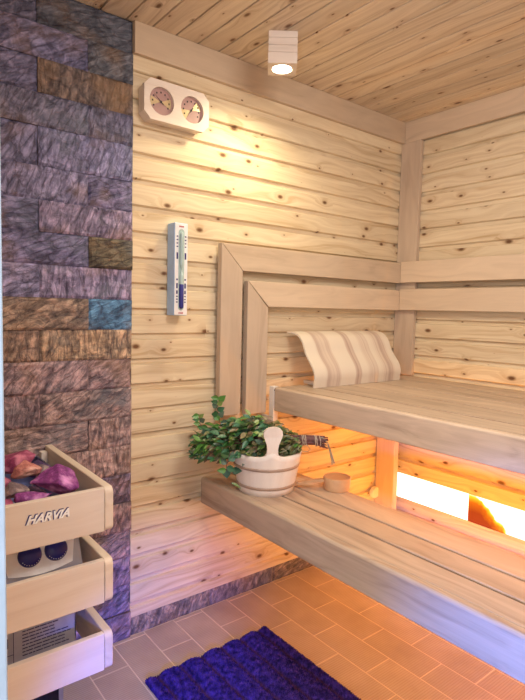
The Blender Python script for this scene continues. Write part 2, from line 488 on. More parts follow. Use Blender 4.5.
for ri in range(len(rows)-1):
    z0, z1 = rows[ri], rows[ri+1]
    jx = -1.778 if ri % 2 == 0 else -1.623
    xs = [-2.15, jx-0.345 if jx - 0.345 > -2.14 else None, jx, -1.470]
    xs = [v for v in xs if v is not None]
    for ci in range(len(xs)-1):
        x0, x1 = xs[ci], xs[ci+1]
        key = (ri, ci - (len(xs)-3))
        tone = special.get(key, random.choice(tonesets[0 if ri < 12 else 1 if ri < 17 else 2])); f_ = random.uniform(0.85, 1.15)
        sd = (random.random(), random.random(), random.random(), 1)
        dd = random.uniform(-0.004, 0.005)
        nx = max(4, int((x1-x0)/0.008)); nz = 13
        tiltx, tiltz = random.uniform(-0.01, 0.01), random.uniform(-0.02, 0.02)
        grid = []
        for j in range(nz+1):
            row = []
            for i in range(nx+1):
                u = i/nx; v = j/nz
                px = x0 + 0.0002 + (x1-x0-0.0004)*u; pz = z0 + 0.0002 + (z1-z0-0.0004)*v
                q = Vector((px*22 + sd[0]*50, sd[1]*30, pz*34))
                h = noise.fractal(q, 0.8, 2.2, 4)*0.0045
                q2 = Vector((px*9 + pz*14 + sd[2]*20, 3, pz*10)); h += abs(noise.noise(q2))*0.006
                edge = min(u*(x1-x0), (1-u)*(x1-x0), v*(z1-z0), (1-v)*(z1-z0))
                e = min(1, edge/0.006)
                y = -0.004 - dd - h*e - (u-0.5)*(x1-x0)*tiltx - (v-0.5)*(z1-z0)*tiltz
                if edge < 1e-6: y += 0.0030
                row.append(bm.verts.new((px, y, pz)))
            grid.append(row)
        for j in range(nz):
            for i in range(nx):
                f = bm.faces.new((grid[j][i], grid[j][i+1], grid[j+1][i+1], grid[j+1][i]))
                for lp in f.loops:
                    lp[lt] = (tone[0]*f_, tone[1]*f_, tone[2]*f_, 1); lp[ls] = sd
        # sides back to the wall
        ring = grid[0] + [g[-1] for g in grid[1:]] + grid[-1][::-1][1:] + [g[0] for g in grid[::-1][1:-1]]
        back = [bm.verts.new((v.co.x, 0.011, v.co.z)) for v in ring]
        for i in range(len(ring)):
            k = (i+1) % len(ring)
            f = bm.faces.new((ring[i], back[i], back[k], ring[k]))
            for lp in f.loops: lp[lt] = (0.12, 0.10, 0.12, 1); lp[ls] = sd
nb = len(bm.faces)
box(bm, -2.29, -1.4705, 0.010, 0.12, 0, ZC)
bm.faces.ensure_lookup_table()
for f in bm.faces[nb:]:
    for lp in f.loops: lp[lt] = (0.05, 0.045, 0.05, 1)
struct('wall_stone', bm, m_stone)

# stone plinth under the cladding
bm = bmesh.new(); lt = bm.loops.layers.float_color.new('tone'); ls = bm.loops.layers.float_color.new('seed')
xx = [-1.469, -1.13, -0.80, -0.46, -0.10, -0.001]
for a, b in zip(xx, xx[1:]):
    sd = (random.random(), random.random(), random.random(), 1); tn = random.choice([(0.24, 0.20, 0.19), (0.27, 0.22, 0.19), (0.22, 0.19, 0.20)])
    n = int((b-a)/0.01)+2; g = []
    for j in range(8):
        g.append([bm.verts.new((a+0.0005+(b-a-0.001)*i/n, -0.003 - 0.0025*noise.fractal(Vector((a*9+i*0.2, sd[0]*9, j*0.3)), 0.9, 2, 3) + (0.004 if j in (0, 7) or i in (0, n) else 0), 0.069*j/7)) for i in range(n+1)])
    for j in range(7):
        for i in range(n):
            f = bm.faces.new((g[j][i], g[j][i+1], g[j+1][i+1], g[j+1][i]))
            for lp in f.loops: lp[lt] = (*tn, 1); lp[ls] = sd
struct('baseboard_back', bm, m_stone)

# floor: grout bed plus staggered tiles
bm = bmesh.new(); lt = bm.loops.layers.float_color.new('tone')
X0 = -1.4175 - 8*0.1235
cols = []
for k in range(0, 22):
    a, b = X0 + k*0.1235, X0 + (k+1)*0.1235
    if b < -2.29 or a > 0.0: continue
    ph = -0.145 if k % 2 == 0 else -0.02
    y = ph + 0.25
    while y > -2.35:
        y1, y0 = min(y, -0.001), y - 0.25
        if y1 > y0 + 0.01:
            g = 0.0016; aa, bb_ = max(a, -2.29)+g, min(b, -0.002)-g
            t = bmesh.new(); bmesh.ops.create_cube(t, size=1)
            for v in t.verts: v.co = Vector(((aa+bb_)/2 + v.co.x*(bb_-aa), (y1+y0)/2 + v.co.y*(y1-y0-2*g), -0.004 + v.co.z*0.008))
            bmesh.ops.bevel(t, geom=[e for e in t.edges if e.verts[0].co.z > -0.001 and e.verts[1].co.z > -0.001], offset=0.001, segments=1, affect='EDGES')
            n0 = len(bm.faces); merge(bm, t); bm.faces.ensure_lookup_table()
            c = random.uniform(0.93, 1.04)
            for f in bm.faces[n0:]:
                for lp in f.loops: lp[lt] = (c, c, c, 1)
        y -= 0.25
struct('floor', bm, m_tile)
struct('floor_grout_bed', B(-2.29, 0.10, -2.42, 0.12, -0.06, -0.0006), m_grout)

# ceiling trims, corner
bm = bmesh.new(); box(bm, -1.470, -0.0005, -0.018, 0.004, 2.046, 2.1495, 0.0015)
struct('trim_2', bm, m_trimX)
bm = bmesh.new(); box(bm, -0.018, 0.004, -2.29, -0.0185, 2.046, 2.1495, 0.0015)
struct('trim_3', bm, m_trimY)

# ------------------------------------------------------------------ corner post and bench support
tag(mesh_obj('corner_post', B(-0.022, -0.0005, -0.118, -0.001, 0.886, 2.045, 0.002), m_trimZ),
    'upright flat board in the wall corner rising from upper bench to ceiling trim', 'post')
tag(mesh_obj('bench_post', B(-0.135, -0.10, -0.122, -0.010, 0.0, 0.788, 0.003), m_trimZ),
    'upright timber post under the upper bench, left of the lit strip', 'post')

# ------------------------------------------------------------------ backrests
def mitre_vertical(x0, x1, zb, zt, y0, y1):
    return prism(bmesh.new(), [(x0, zb), (x1, zb), (x1, zt-(x1-x0)), (x0, zt)], 1, y0, y1, 0.0015, 1)


def mitre_horizontal(x0, x1, w_, zb, zt, y0, y1):
    return prism(bmesh.new(), [(x0, zt), (x0+w_, zb), (x1, zb), (x1, zt)], 1, y0, y1, 0.0015, 1)


def back_frame(label, L, w_, zb, zt, zlow):
    t = thing('backrest_frame', label, 'backrest', (L, -0.02, zlow), 'backrest frames on the long wall')
    mesh_obj('upright_board', mitre_vertical(L, L+w_, zlow, zt, -0.045, -0.018), m_trimZ, t)
    mesh_obj('rail', mitre_horizontal(L+0.0015, -0.024, w_, zb, zt, -0.045, -0.018), m_trimX, t)
    for bx in (L+w_/2-0.02, -0.75, -0.40, -0.06):
        mesh_obj('spacer', B(bx, bx+0.04, -0.018, -0.001, zb+0.02, zt-0.02), m_trimZ, t)
    mesh_obj('spacer', B(L+w_/2-0.02, L+w_/2+0.02, -0.018, -0.001, zlow+0.03, zlow+0.12), m_trimZ, t)
    return t


back_frame('outer and taller mitred wooden backrest frame on the long wall', -1.127, 0.101, 1.349, 1.449, 0.782)
back_frame('inner and lower mitred wooden backrest frame, directly left of the wooden headrest', -1.000, 0.106, 1.212, 1.312, 0.776)
for lab, zb, zt in (('upper wooden back rail along the bench wall, right of the corner', 1.351, 1.455), ('lower wooden back rail along the bench wall, right of the corner', 1.214, 1.318)):
    t = thing('back_rail', lab, 'backrest', (-0.03, -0.05, zb), 'back rails on the bench wall')
    mesh_obj('rail', B(-0.048, -0.0235, -2.25, -0.0465, zb, zt, 0.002), m_trimY, t)
    for by in (-0.95, -1.9): mesh_obj('spacer', B(-0.0235, -0.0005, by-0.04, by, zb+0.02, zt-0.02), m_trimZ, t)

# ------------------------------------------------------------------ benches
def round_front(x0, x1, y0, y1, z0, z1, r):
    """board with generously rounded upper front edge at x0"""
    pts = [(x0, z0+0.003), (x0+0.003, z0), (x1, z0), (x1, z1)]
    for k in range(0, 7):
        a = PI/2 + (PI/2)*k/6
        pts.append((x0 + r + r*math.cos(a), z1 - r + r*math.sin(a)))
    return prism(bmesh.new(), pts, 1, y0, y1, 0.0)


t = thing('upper_bench', 'upper sauna bench of long pale boards holding the headrest', 'bench', (-0.5, -1.1, 0.789))
mesh_obj('front_board', round_front(-0.888, -0.866, -2.28, -0.092, 0.789, 0.886, 0.009), m_bench, t)
xs = [-0.864, -0.742, -0.564, -0.385, -0.207, -0.030]
for a, b in zip(xs, xs[1:]):
    mesh_obj('seat_board', B(a+0.007, b-0.007, -2.28, -0.092, 0.858, 0.886, 0.0015), m_bench, t)
for by in (-0.145, -1.15, -2.2): mesh_obj('crossbeam', B(-0.864, -0.137 if by > -0.2 else -0.03, by-0.02, by+0.02, 0.795, 0.857), m_trimX, t)
# light strip under the upper bench
t = thing('bracket', 'short pale batten upright between long wall and upper bench end', 'bracket', (-0.87, -0.06, 0.70))
mesh_obj('batten', B(-0.888, -0.862, -0.084, -0.056, 0.70, 0.888, 0.002), m_paleZ, t)
bm = bmesh.new(); tube(bm, [(-0.884, -0.0845, 0.872), (-0.884, -0.0885, 0.880), (-0.876, -0.0895, 0.884), (-0.866, -0.0885, 0.884)], 0.0022, 8)
mesh_obj('hook', bm, m_black, t, label='black hook')
bm = B(-0.884, -0.866, -0.0555, -0.0005, 0.73, 0.76); mesh_obj('fixing_block', bm, m_paleZ, t)

t = thing('lower_bench', 'lower sauna bench of long boards carrying the wooden bucket', 'bench', (-1.0, -1.1, 0.438))
mesh_obj('front_board', round_front(-1.176, -1.150, -2.28, -0.001, 0.438, 0.541, 0.010), m_bench, t)
for a, b in ((-1.1480, -1.054), (-1.045, -0.949), (-0.940, -0.820)):
    mesh_obj('seat_board', B(a, b, -2.28, -0.002, 0.511, 0.541, 0.003), m_bench, t)
for by in (-0.10, -1.15, -2.2): mesh_obj('crossbeam', B(-1.149, -0.83, by-0.02, by+0.02, 0.45, 0.5105), m_trimX, t)

# ------------------------------------------------------------------ lit strip in the bench wall
def glow_mat():
    s = NT('backlit_panel')
    tc = s.n('ShaderNodeTexCoord'); sep = s.n('ShaderNodeSeparateXYZ'); s.l(tc.outputs['Object'], sep.inputs[0])
    no = s.n('ShaderNodeTexNoise'); no.inputs['Scale'].default_value = 1.3; s.l(tc.outputs['Object'], no.inputs['Vector'])
    c = s.ramp(no.outputs['Fac'], [(0.35, (1.0, 0.86, 0.62)), (0.65, (1.0, 0.93, 0.80))])
    s.set(Base_Color=(0.8, 0.8, 0.8)); s.l(c, s.bsdf.inputs['Emission Color']); s.bsdf.inputs['Emission Strength'].default_value = 1.9
    return s.m


def flame_mat():
    s = NT('flame_coloured_panel')
    tc = s.n('ShaderNodeTexCoord'); sep = s.n('ShaderNodeSeparateXYZ'); s.l(tc.outputs['Object'], sep.inputs[0])
    no = s.n('ShaderNodeTexNoise'); no.inputs['Scale'].default_value = 20; no.inputs['Detail'].default_value = 3
    s.l(tc.outputs['Object'], no.inputs['Vector'])
    # local y runs 0 at the sharp edge to -0.30, local z 0 at the bottom to 0.124
    u = s.math('MULTIPLY', sep.outputs[1], -1)
    lim = s.math('MULTIPLY_ADD', s.math('SUBTRACT', 0.124, sep.outputs[2]), 1.15, 0.052)
    d = s.math('SUBTRACT', lim, u)                      # >0 inside
    d = s.math('ADD', d, s.math('MULTIPLY', s.math('SUBTRACT', no.outputs['Fac'], 0.5), 0.09))
    top = s.math('SUBTRACT', 0.135, sep.outputs[2])
    dd = s.math('MINIMUM', d, s.math('MULTIPLY', top, 0.9))
    c = s.ramp(s.math('MULTIPLY', dd, 9.0, clamp=True), [(0.0, (1.0, 0.93, 0.80)), (0.12, (1.0, 0.55, 0.02)), (0.35, (0.90, 0.16, 0.003)), (0.7, (0.50, 0.03, 0.004))])
    st = s.math('MULTIPLY_ADD', s.math('SUBTRACT', 1.0, s.math('MULTIPLY', dd, 25.0, clamp=True)), 0.95, 0.95)
    s.set(Base_Color=(0.03, 0.01, 0.01), Roughness=0.6); s.l(c, s.bsdf.inputs['Emission Color']); s.l(st, s.bsdf.inputs['Emission Strength'])
    return s.m


t = thing('light_panel', 'long glowing white light strip set in the wall under the upper bench', 'light', (0.01, 0.0, 0.240))
bm = bmesh.new(); box(bm, 0.004, 0.02, -0.448, -0.001, 0.2405, 0.3685); box(bm, 0.004, 0.02, -2.29, -0.749, 0.2405, 0.3685)
mesh_obj('diffuser', bm, glow_mat(), t)
fo = bpy.data.objects.new('flame_inset', bpy.data.meshes.new('flame_inset')); COL.objects.link(fo)
bm = B(0, 0.016, -0.30, 0, 0, 0.128); bm.to_mesh(fo.data); bm.free(); fo.data.materials.append(flame_mat())
fo.parent = t; fo.location = (0.004-0.01, -0.4485, 0.0005); fo['label'] = 'orange and red flame-coloured section'

# LED strips under the benches (amber)
m_led = plain('amber_led', (1, 0.6, 0.2), 0.5, emit=(1.0, 0.5, 0.06), est=4)


def led(label, x, z, e, col, tilt=0.0, spread=180):
    t = thing('led_strip', label, 'light', (x, -1.1, z), 'amber light strips under the benches')
    mesh_obj('diffuser', B(x-0.008, x+0.008, -2.1, -0.16, z-0.004, z), m_led, t)
    mesh_obj('channel', B(x-0.012, x+0.012, -2.12, -0.155, z, z+0.006), m_steel, t)
    d = bpy.data.lights.new('led_light', 'AREA'); d.shape = 'RECTANGLE'; d.size = 0.03; d.size_y = 1.9; d.spread = math.radians(spread); d.energy = e; d.color = col
    o = bpy.data.objects.new('led_light', d); COL.objects.link(o); o.parent = t; o.location = (0, -0.0, -0.008)
    o.rotation_euler = (0, math.radians(tilt), 0)
    return t


led('amber light strip fixed under the upper bench', -0.36, 0.7855, 9.5, (1.0, 0.31, 0.004), 0, 180)
led('amber light strip fixed under the lower bench', -0.95, 0.440, 0.6, (1.0, 0.56, 0.22))

t = thing('led_strip', 'amber light strip lying on the floor behind the lower bench', 'light', (-0.30, -1.1, 0.004), 'amber light strips under the benches')
mesh_obj('diffuser', B(-0.308, -0.292, -2.1, -0.06, 0.010, 0.014), m_led, t)
mesh_obj('channel', B(-0.312, -0.288, -2.12, -0.055, 0.0005, 0.0098), m_steel, t)
d = bpy.data.lights.new('led_light', 'AREA'); d.shape = 'RECTANGLE'; d.size = 0.03; d.size_y = 2.0; d.energy = 11.5; d.color = (1.0, 0.40, 0.006)
o = bpy.data.objects.new('led_light', d); COL.objects.link(o); o.parent = t; o.location = (0, 0.02, 0.014); o.rotation_euler = (math.radians(180), 0, 0)

# ------------------------------------------------------------------ ceiling light
def m_fix():
    return wood('lamp_box_wood', 0, (0.70, 0.60, 0.52), (0.52, 0.42, 0.35), 0.5, fine=0.8, contrast=0.6)


mf = m_fix()
lampx, lampy = -1.024, -0.250
t = thing('ceiling_light', 'small grooved wooden box downlight hanging from the boarded ceiling', 'ceiling light', (lampx, lampy, ZC))
t.rotation_euler = (0, 0, math.radians(-38.2))


def local(name, bm, mat, parent, smooth=False, label=None):
    me = bpy.data.meshes.new(name); bm.normal_update(); bm.to_mesh(me); bm.free()
    for m_ in (mat if isinstance(mat, (list, tuple)) else [mat]): me.materials.append(m_)
    if smooth:
        for p in me.polygons: p.use_smooth = True
    o = bpy.data.objects.new(name, me); COL.objects.link(o); o.parent = parent
    if label: o['label'] = label
    return o


bm = bmesh.new(); hw = 0.050
for k in range(3): box(bm, -hw, hw, -hw, hw, -0.024*(k+1)+0.001, -0.024*k-0.001, 0.0015)
box(bm, -hw+0.003, hw-0.003, -hw+0.003, hw-0.003, -0.1, 0)
# bottom block with a round opening
N = 32; zt_, zb_ = -0.073, -0.108
outer = []; inner = []
for k in range(N):
    a = 2*PI*k/N; c, s_ = math.cos(a), math.sin(a); q = hw/max(abs(c), abs(s_))
    outer.append((q*c, q*s_)); inner.append((0.036*c, 0.036*s_))
ot = [bm.verts.new((*p, zt_)) for p in outer]; ob = [bm.verts.new((*p, zb_)) for p in outer]
ib = [bm.verts.new((*p, zb_)) for p in inner]; it = [bm.verts.new((*p, zb_+0.012)) for p in inner]
for k in range(N):
    j = (k+1) % N
    bm.faces.new((ot[k], ot[j], ob[j], ob[k])); bm.faces.new((ob[k], ob[j], ib[j], ib[k])); bm.faces.new((ib[k], ib[j], it[j], it[k]))
bm.faces.new(ot)
bmesh.ops.recalc_face_normals(bm, faces=bm.faces)
local('housing', bm, mf, t)
m_bulb = plain('bulb_glow', (1, 1, 1), 0.5, emit=(1.0, 0.93, 0.80), est=14)
bm = bmesh.new(); lathe(bm, [(0.0355, 0.0), (0.035, -0.004), (0.022, -0.0085), (0, -0.010)], 32, (0, 0, zb_+0.0125))
local('bulb', bm, m_bulb, t, True, 'glowing bulb lens')
d = bpy.data.lights.new('downlight', 'SPOT'); d.energy = 18; d.color = (1.0, 0.84, 0.52); d.spot_size = math.radians(165); d.spot_blend = 0.9; d.shadow_soft_size = 0.03
o = bpy.data.objects.new('downlight', d); COL.objects.link(o); o.parent = t; o.location = (0, 0, -0.125)

# ------------------------------------------------------------------ thermometer and hygrometer
t = thing('thermometer', 'octagonal wooden twin-dial thermometer and hygrometer high on the long wall', 'thermometer', (-1.325, -0.05, 1.84))
yf = -0.052


def octo(x0, x1, z0, z1, c): return [(x0+c, z0), (x1-c, z0), (x1, z0+c), (x1, z1-c), (x1-c, z1), (x0+c, z1), (x0, z1-c), (x0, z0+c)]


TX0, TX1, TZ0, TZ1 = -1.452, -1.198, 1.832, 1.967
# front plate with two round holes: built as strips around each dial
bm = bmesh.new()
dials = [(-1.386, 1.899), (-1.267, 1.899)]; DR = 0.046
mid = (dials[0][0]+dials[1][0])/2
for (cx, cz), xa, xb in ((dials[0], TX0, mid), (dials[1], mid, TX1)):
    sg = -1 if xa == TX0 else 1; ex_ = (cx-xa) if sg < 0 else (xb-cx); inn = (xb-cx) if sg < 0 else (cx-xa)
    cr = [(-sg*inn, TZ1-cz), (-sg*inn, TZ0-cz), (sg*ex_, TZ1-cz-0.024), (sg*(ex_-0.024), TZ1-cz), (sg*ex_, TZ0-cz+0.024), (sg*(ex_-0.024), TZ0-cz)]
    angs = sorted([2*PI*(k+0.5)/36 for k in range(36)] + [math.atan2(q[1], q[0]) % (2*PI) for q in cr]); N = len(angs); pts = []
    for a in angs:
        c, s_ = math.cos(a), math.sin(a)
        # ray to the rectangle with two cut corners on its outer side
        best = 9
        lim = [(1, 0, xb-cx), (-1, 0, cx-xa), (0, 1, TZ1-cz), (0, -1, cz-TZ0)]
        sgn = -1 if xa == TX0 else 1
        ext = (cx-xa) if sgn < 0 else (xb-cx)
        lim += [(sgn, 1, ext + (TZ1-cz) - 0.024), (sgn, -1, ext + (cz-TZ0) - 0.024)]
        for nx_, nz_, dd in lim:
            q = nx_*c + nz_*s_
            if q > 1e-6: best = min(best, dd/q)
        pts.append((cx + best*c, cz + best*s_, cx + DR*c, cz + DR*s_))
    fo_ = [bm.verts.new((p[0], yf, p[1])) for p in pts]; fi = [bm.verts.new((p[2], yf, p[3])) for p in pts]
    bo = [bm.verts.new((p[0], yf+0.014, p[1])) for p in pts]; bi = [bm.verts.new((p[2], yf+0.012, p[3])) for p in pts]
    for k in range(N):
        j = (k+1) % N
        bm.faces.new((fo_[k], fo_[j], fi[j], fi[k])); bm.faces.new((fo_[k], bo[k], bo[j], fo_[j])); bm.faces.new((fi[k], fi[j], bi[j], bi[k]))
bmesh.ops.remove_doubles(bm, verts=bm.verts, dist=0.0003)
mesh_obj('front_plate', bm, m_pale, t)
bm = prism(bmesh.new(), octo(TX0+0.004, TX1-0.004, TZ0+0.004, TZ1-0.004, 0.022), 1, yf+0.0125, -0.0005)
mesh_obj('back_plate', bm, m_pale, t)
m_brass = plain('brass_dial', (0.72, 0.58, 0.36), 0.3, 0.7); m_rose = plain('rose_dial_face', (0.44, 0.26, 0.24), 0.45)
ROT = Matrix.Rotation(PI/2, 3, 'X')     # local +z becomes -y
for i, (cx, cz) in enumerate(dials):
    bm = bmesh.new(); lathe(bm, [(DR-0.001, 0.0), (DR-0.001, 0.003), (DR-0.004, 0.003), (DR-0.004, 0.001), (0, 0.001)], 40, (cx, yf+0.0115, cz), ROT)
    di = mesh_obj('dial', bm, m_rose, t)
    # bright metal wedge sectors of the dial face
    bm = bmesh.new()
    for a0, a1 in (((-0.45, 0.45), (PI-0.35, PI+0.45)) if i == 0 else ((0.15, 1.0), (PI+0.05, PI+1.0))):
        c0 = bm.verts.new((cx, yf+0.0098, cz)); pv = None
        for k in range(9):
            a = a0 + (a1-a0)*k/8; v = bm.verts.new((cx+0.040*math.cos(a), yf+0.0098, cz+0.040*math.sin(a)))
            if pv is not None: bm.faces.new((c0, pv, v))
            pv = v
    mesh_obj('metal_band', bm, m_brass, di)
    bm = bmesh.new()
    for k in range(9):
        a = math.radians(210 - k*30); r = 0.031
        px, pz = cx + r*math.cos(a), cz + r*math.sin(a)
        box(bm, px-0.0022, px+0.0022, yf+0.0088, yf+0.0094, pz-0.0028, pz+0.0028)
    mesh_obj('scale_marks', bm, m_black, di)
    bm = bmesh.new(); a = math.radians(140 if i == 0 else 235); dr = Vector((math.cos(a), 0, math.sin(a))); nn = Vector((-dr.z, 0, dr.x))
    c_ = Vector((cx, yf+0.0075, cz)); vs = [c_ - dr*0.012 + nn*0.0016, c_ + dr*0.034, c_ - dr*0.012 - nn*0.0016]
    v1 = [bm.verts.new(v) for v in vs]; v2 = [bm.verts.new(v - Vector((0, 0.0008, 0))) for v in vs]
    bm.faces.new(v1); bm.faces.new(v2[::-1])
    for k in range(3): bm.faces.new((v1[k], v2[k], v2[(k+1) % 3], v1[(k+1) % 3]))
    lathe(bm, [(0.0035, 0), (0.0035, 0.002), (0, 0.0025)], 12, (cx, yf+0.008, cz), ROT)
    mesh_obj('needle', bm, m_black, di)

# ------------------------------------------------------------------ sand timer
m_tside = plain('timer_casing_pale_blue', (0.40, 0.60, 0.92), 0.4)
m_sand = plain('blue_sand', (0.03, 0.03, 0.22), 0.7)
m_glass = plain('pale_green_glass', (0.42, 0.56, 0.55), 0.12, spec=0.8)
t = thing('sand_timer', 'tall narrow white sand timer with blue sand on the long wall', 'sand timer', (-1.301, -0.02, 1.172))
mesh_obj('casing', B(-1.334, -1.280, -0.054, -0.0005, 1.172, 1.500, 0.003), m_tside, t)
mesh_obj('face_plate', B(-1.3325, -1.2815, -0.0555, -0.0535, 1.1740, 1.4980, 0.0008), m_white, t)


def capsule(x, r, z0, z1, y0, y1):
    pts = [(x + r*math.cos(PI+PI*k/10), z0 + r + r*math.sin(PI+PI*k/10)) for k in range(11)] + [(x + r*math.cos(PI*k/10), z1 - r + r*math.sin(PI*k/10)) for k in range(11)]
    return prism(bmesh.new(), pts, 1, y0, y1)


tx = -1.307
mesh_obj('window', capsule(tx, 0.0115, 1.190, 1.478, -0.0562, -0.0552), m_glass, t)
bm = bmesh.new(); prof = []
for k in range(31):
    z = 1.196 + (1.472-1.196)*k/30; dz = abs(z-1.334); e = min(z-1.196, 1.472-z)
    r = min(0.0082, 0.0016 + dz*0.35, math.sqrt(max(0, 0.0082**2-(max(0, 0.0082-e))**2)))
    prof.append((max(r, 1e-7) if 0 < k < 30 else 0.0, z))
lathe(bm, prof, 16, (tx, -0.0585, 0))
mesh_obj('glass', bm, m_glass, t, True)
bm = bmesh.new(); lathe(bm, [(0, 1.1958), (0.006, 1.198), (0.0086, 1.204), (0.0086, 1.283), (0, 1.287)], 16, (tx, -0.0585, 0))
mesh_obj('sand', bm, m_sand, t, True, 'dark blue sand')
for sx, up in ((-1, 0), (-1, 1), (1, 0), (1, 1)):
    x = tx + sx*0.0165; bm = bmesh.new()
    for z, h in ((1.452, 0.002), (1.440, 0.002), (1.428, 0.002), (1.416, 0.002), (1.385, 0.010), (1.374, 0.002), (1.300, 0.003), (1.278, 0.009), (1.255, 0.006), (1.240, 0.002), (1.230, 0.002), (1.220, 0.002)):
        if (z > 1.334) == bool(up): box(bm, x-0.003, x+0.003, -0.0562, -0.0554, z-h, z+h)
    mesh_obj('scale_marks', bm, m_ink, t)
for z in (1.487, 1.181):
    bm = bmesh.new()
    for k in range(4): box(bm, tx-0.009+k*0.0048, tx-0.0055+k*0.0048, -0.0562, -0.0554, z-0.0025, z+0.0025)
    mesh_obj('badge', bm, m_redink, t)

# ------------------------------------------------------------------ wooden wall knob (air vent plug)
bm = bmesh.new(); lathe(bm, [(0.012, 0.0), (0.012, 0.010), (0.026, 0.010), (0.029, 0.013), (0.029, 0.028), (0.026, 0.032), (0, 0.033)], 28, (-0.150, -0.0005, 0.283), ROT)
tag(mesh_obj('vent_knob', bm, m_paleZ, None, False), 'round wooden knob on the long wall behind the lower bench, beside the post', 'knob')

# ------------------------------------------------------------------ headrest on the upper bench
prof = [(-0.012, 1.109), (-0.040, 1.110), (-0.069, 1.104), (-0.092, 1.092), (-0.112, 1.070), (-0.124, 1.046), (-0.136, 1.022), (-0.156, 0.996), (-0.176, 0.972), (-0.188, 0.950), (-0.192, 0.928), (-0.189, 0.905), (-0.187, 0.8865)]
prof = [(y-0.008, z) for y, z in prof]
# smooth the profile by Catmull-Rom
sm = []
for i in range(len(prof)-1):
    p0 = Vector(prof[max(i-1, 0)]); p1 = Vector(prof[i]); p2 = Vector(prof[i+1]); p3 = Vector(prof[min(i+2, len(prof)-1)])
    for k in range(3):
        q = k/3; sm.append(0.5*((2*p1)+(-p0+p2)*q+(2*p0-5*p1+4*p2-p3)*q*q+(-p0+3*p1-3*p2+p3)*q**3))
sm.append(Vector(prof[-1]))
th = 0.007; left = []; right = []
for i, p in enumerate(sm):
    d_ = (sm[min(i+1, len(sm)-1)] - sm[max(i-1, 0)]).normalized(); nn = Vector((-d_.y, d_.x))
    left.append(p); right.append(Vector((p.x - nn.x*th*-1, p.y - nn.y*th*-1)))
if right[5].x < left[5].x or right[5].y > left[5].y:
    pass
ptsl = [(p.x, p.y) for p in left] + [(max(p.x, p.x), max(p.y, 0.8865)) for p in right[::-1]]
t = thing('headrest', 'wavy striped wooden headrest leaning on the long wall atop upper bench', 'headrest', (-0.48, -0.10, 0.8865))
def strip_solid(bm, L_, R_, x0, x1):
    vl0 = [bm.verts.new((x0, p.x, p.y)) for p in L_]; vl1 = [bm.verts.new((x1, p.x, p.y)) for p in L_]
    vr0 = [bm.verts.new((x0, p.x, p.y)) for p in R_]; vr1 = [bm.verts.new((x1, p.x, p.y)) for p in R_]
    for k in range(len(L_)-1):
        bm.faces.new((vl0[k], vl0[k+1], vl1[k+1], vl1[k])); bm.faces.new((vr0[k], vr1[k], vr1[k+1], vr0[k+1]))
        bm.faces.new((vl0[k], vr0[k], vr0[k+1], vl0[k+1])); bm.faces.new((vl1[k], vl1[k+1], vr1[k+1], vr1[k]))
    bm.faces.new((vl0[0], vl1[0], vr1[0], vr0[0])); bm.faces.new((vl0[-1], vr0[-1], vr1[-1], vl1[-1]))
    bmesh.ops.recalc_face_normals(bm, faces=bm.faces)


bm = bmesh.new(); strip_solid(bm, left, right, -0.768, -0.215)
o = mesh_obj('panel', bm, m_pillow, t, True)
md = o.modifiers.new('e', 'EDGE_SPLIT'); md.split_angle = math.radians(40)
for bx in (-0.70, -0.48, -0.26): mesh_obj('foot', B(bx-0.012, bx+0.012, -0.182, -0.07, 0.887, 0.903, bev=0.002), m_paleY, t)

# ------------------------------------------------------------------ bucket
BX, BY, BZ = -1.046, -0.243, 0.5412
t = thing('bucket', 'round white wooden sauna bucket with two bands on the lower bench', 'bucket', (BX, BY, BZ))
toCam = (Vector((-2.263, -1.744)) - Vector((BX, BY))).normalized()
hang = math.atan2(toCam.y, toCam.x) + math.radians(9)   # handle direction, slightly right of the lens
H_, RB, RT = 0.147, 0.103, 0.129
def brad(h): return RB + (RT-RB)*(h/H_)
bm = bmesh.new(); NS = 20; sub = 4; N = NS*sub
def rim_h(a):
    """rim height: long gentle rise into the handle stave on either side"""
    d_ = abs((a - hang + PI) % (2*PI) - PI)
    arc = d_*RT
    h = H_
    if arc < 0.060: h += 0.020*(1-arc/0.060)**2 * 1.0
    return h
rings_o, rings_i = [], []
levels = 8
for lv in range(levels+1):
    ro, rin = [], []
    for k in range(N):
        a = 2*PI*k/N; hh = rim_h(a)*lv/levels
        seam = 0.0009 if k % sub == 0 else 0
        r = brad(hh) - seam
        ro.append(bm.verts.new((BX+r*math.cos(a), BY+r*math.sin(a), BZ+hh)))
        ri_ = r - 0.012; zi = max(hh, 0.012)
        rin.append(bm.verts.new((BX+ri_*math.cos(a), BY+ri_*math.sin(a), BZ+zi)))
    rings_o.append(ro); rings_i.append(rin)
for R_, flip in ((rings_o, 0), (rings_i, 1)):
    for a_, b_ in zip(R_, R_[1:]):
        for k in range(N):
            j = (k+1) % N; q = (a_[k], a_[j], b_[j], b_[k]); bm.faces.new(q[::-1] if flip else q)
for k in range(N):
    j = (k+1) % N; bm.faces.new((rings_o[-1][k], rings_o[-1][j], rings_i[-1][j], rings_i[-1][k]))
bm.faces.new(rings_o[0][::-1]); bm.faces.new(rings_i[0])
mesh_obj('staves', bm, m_paleZ, t, True)
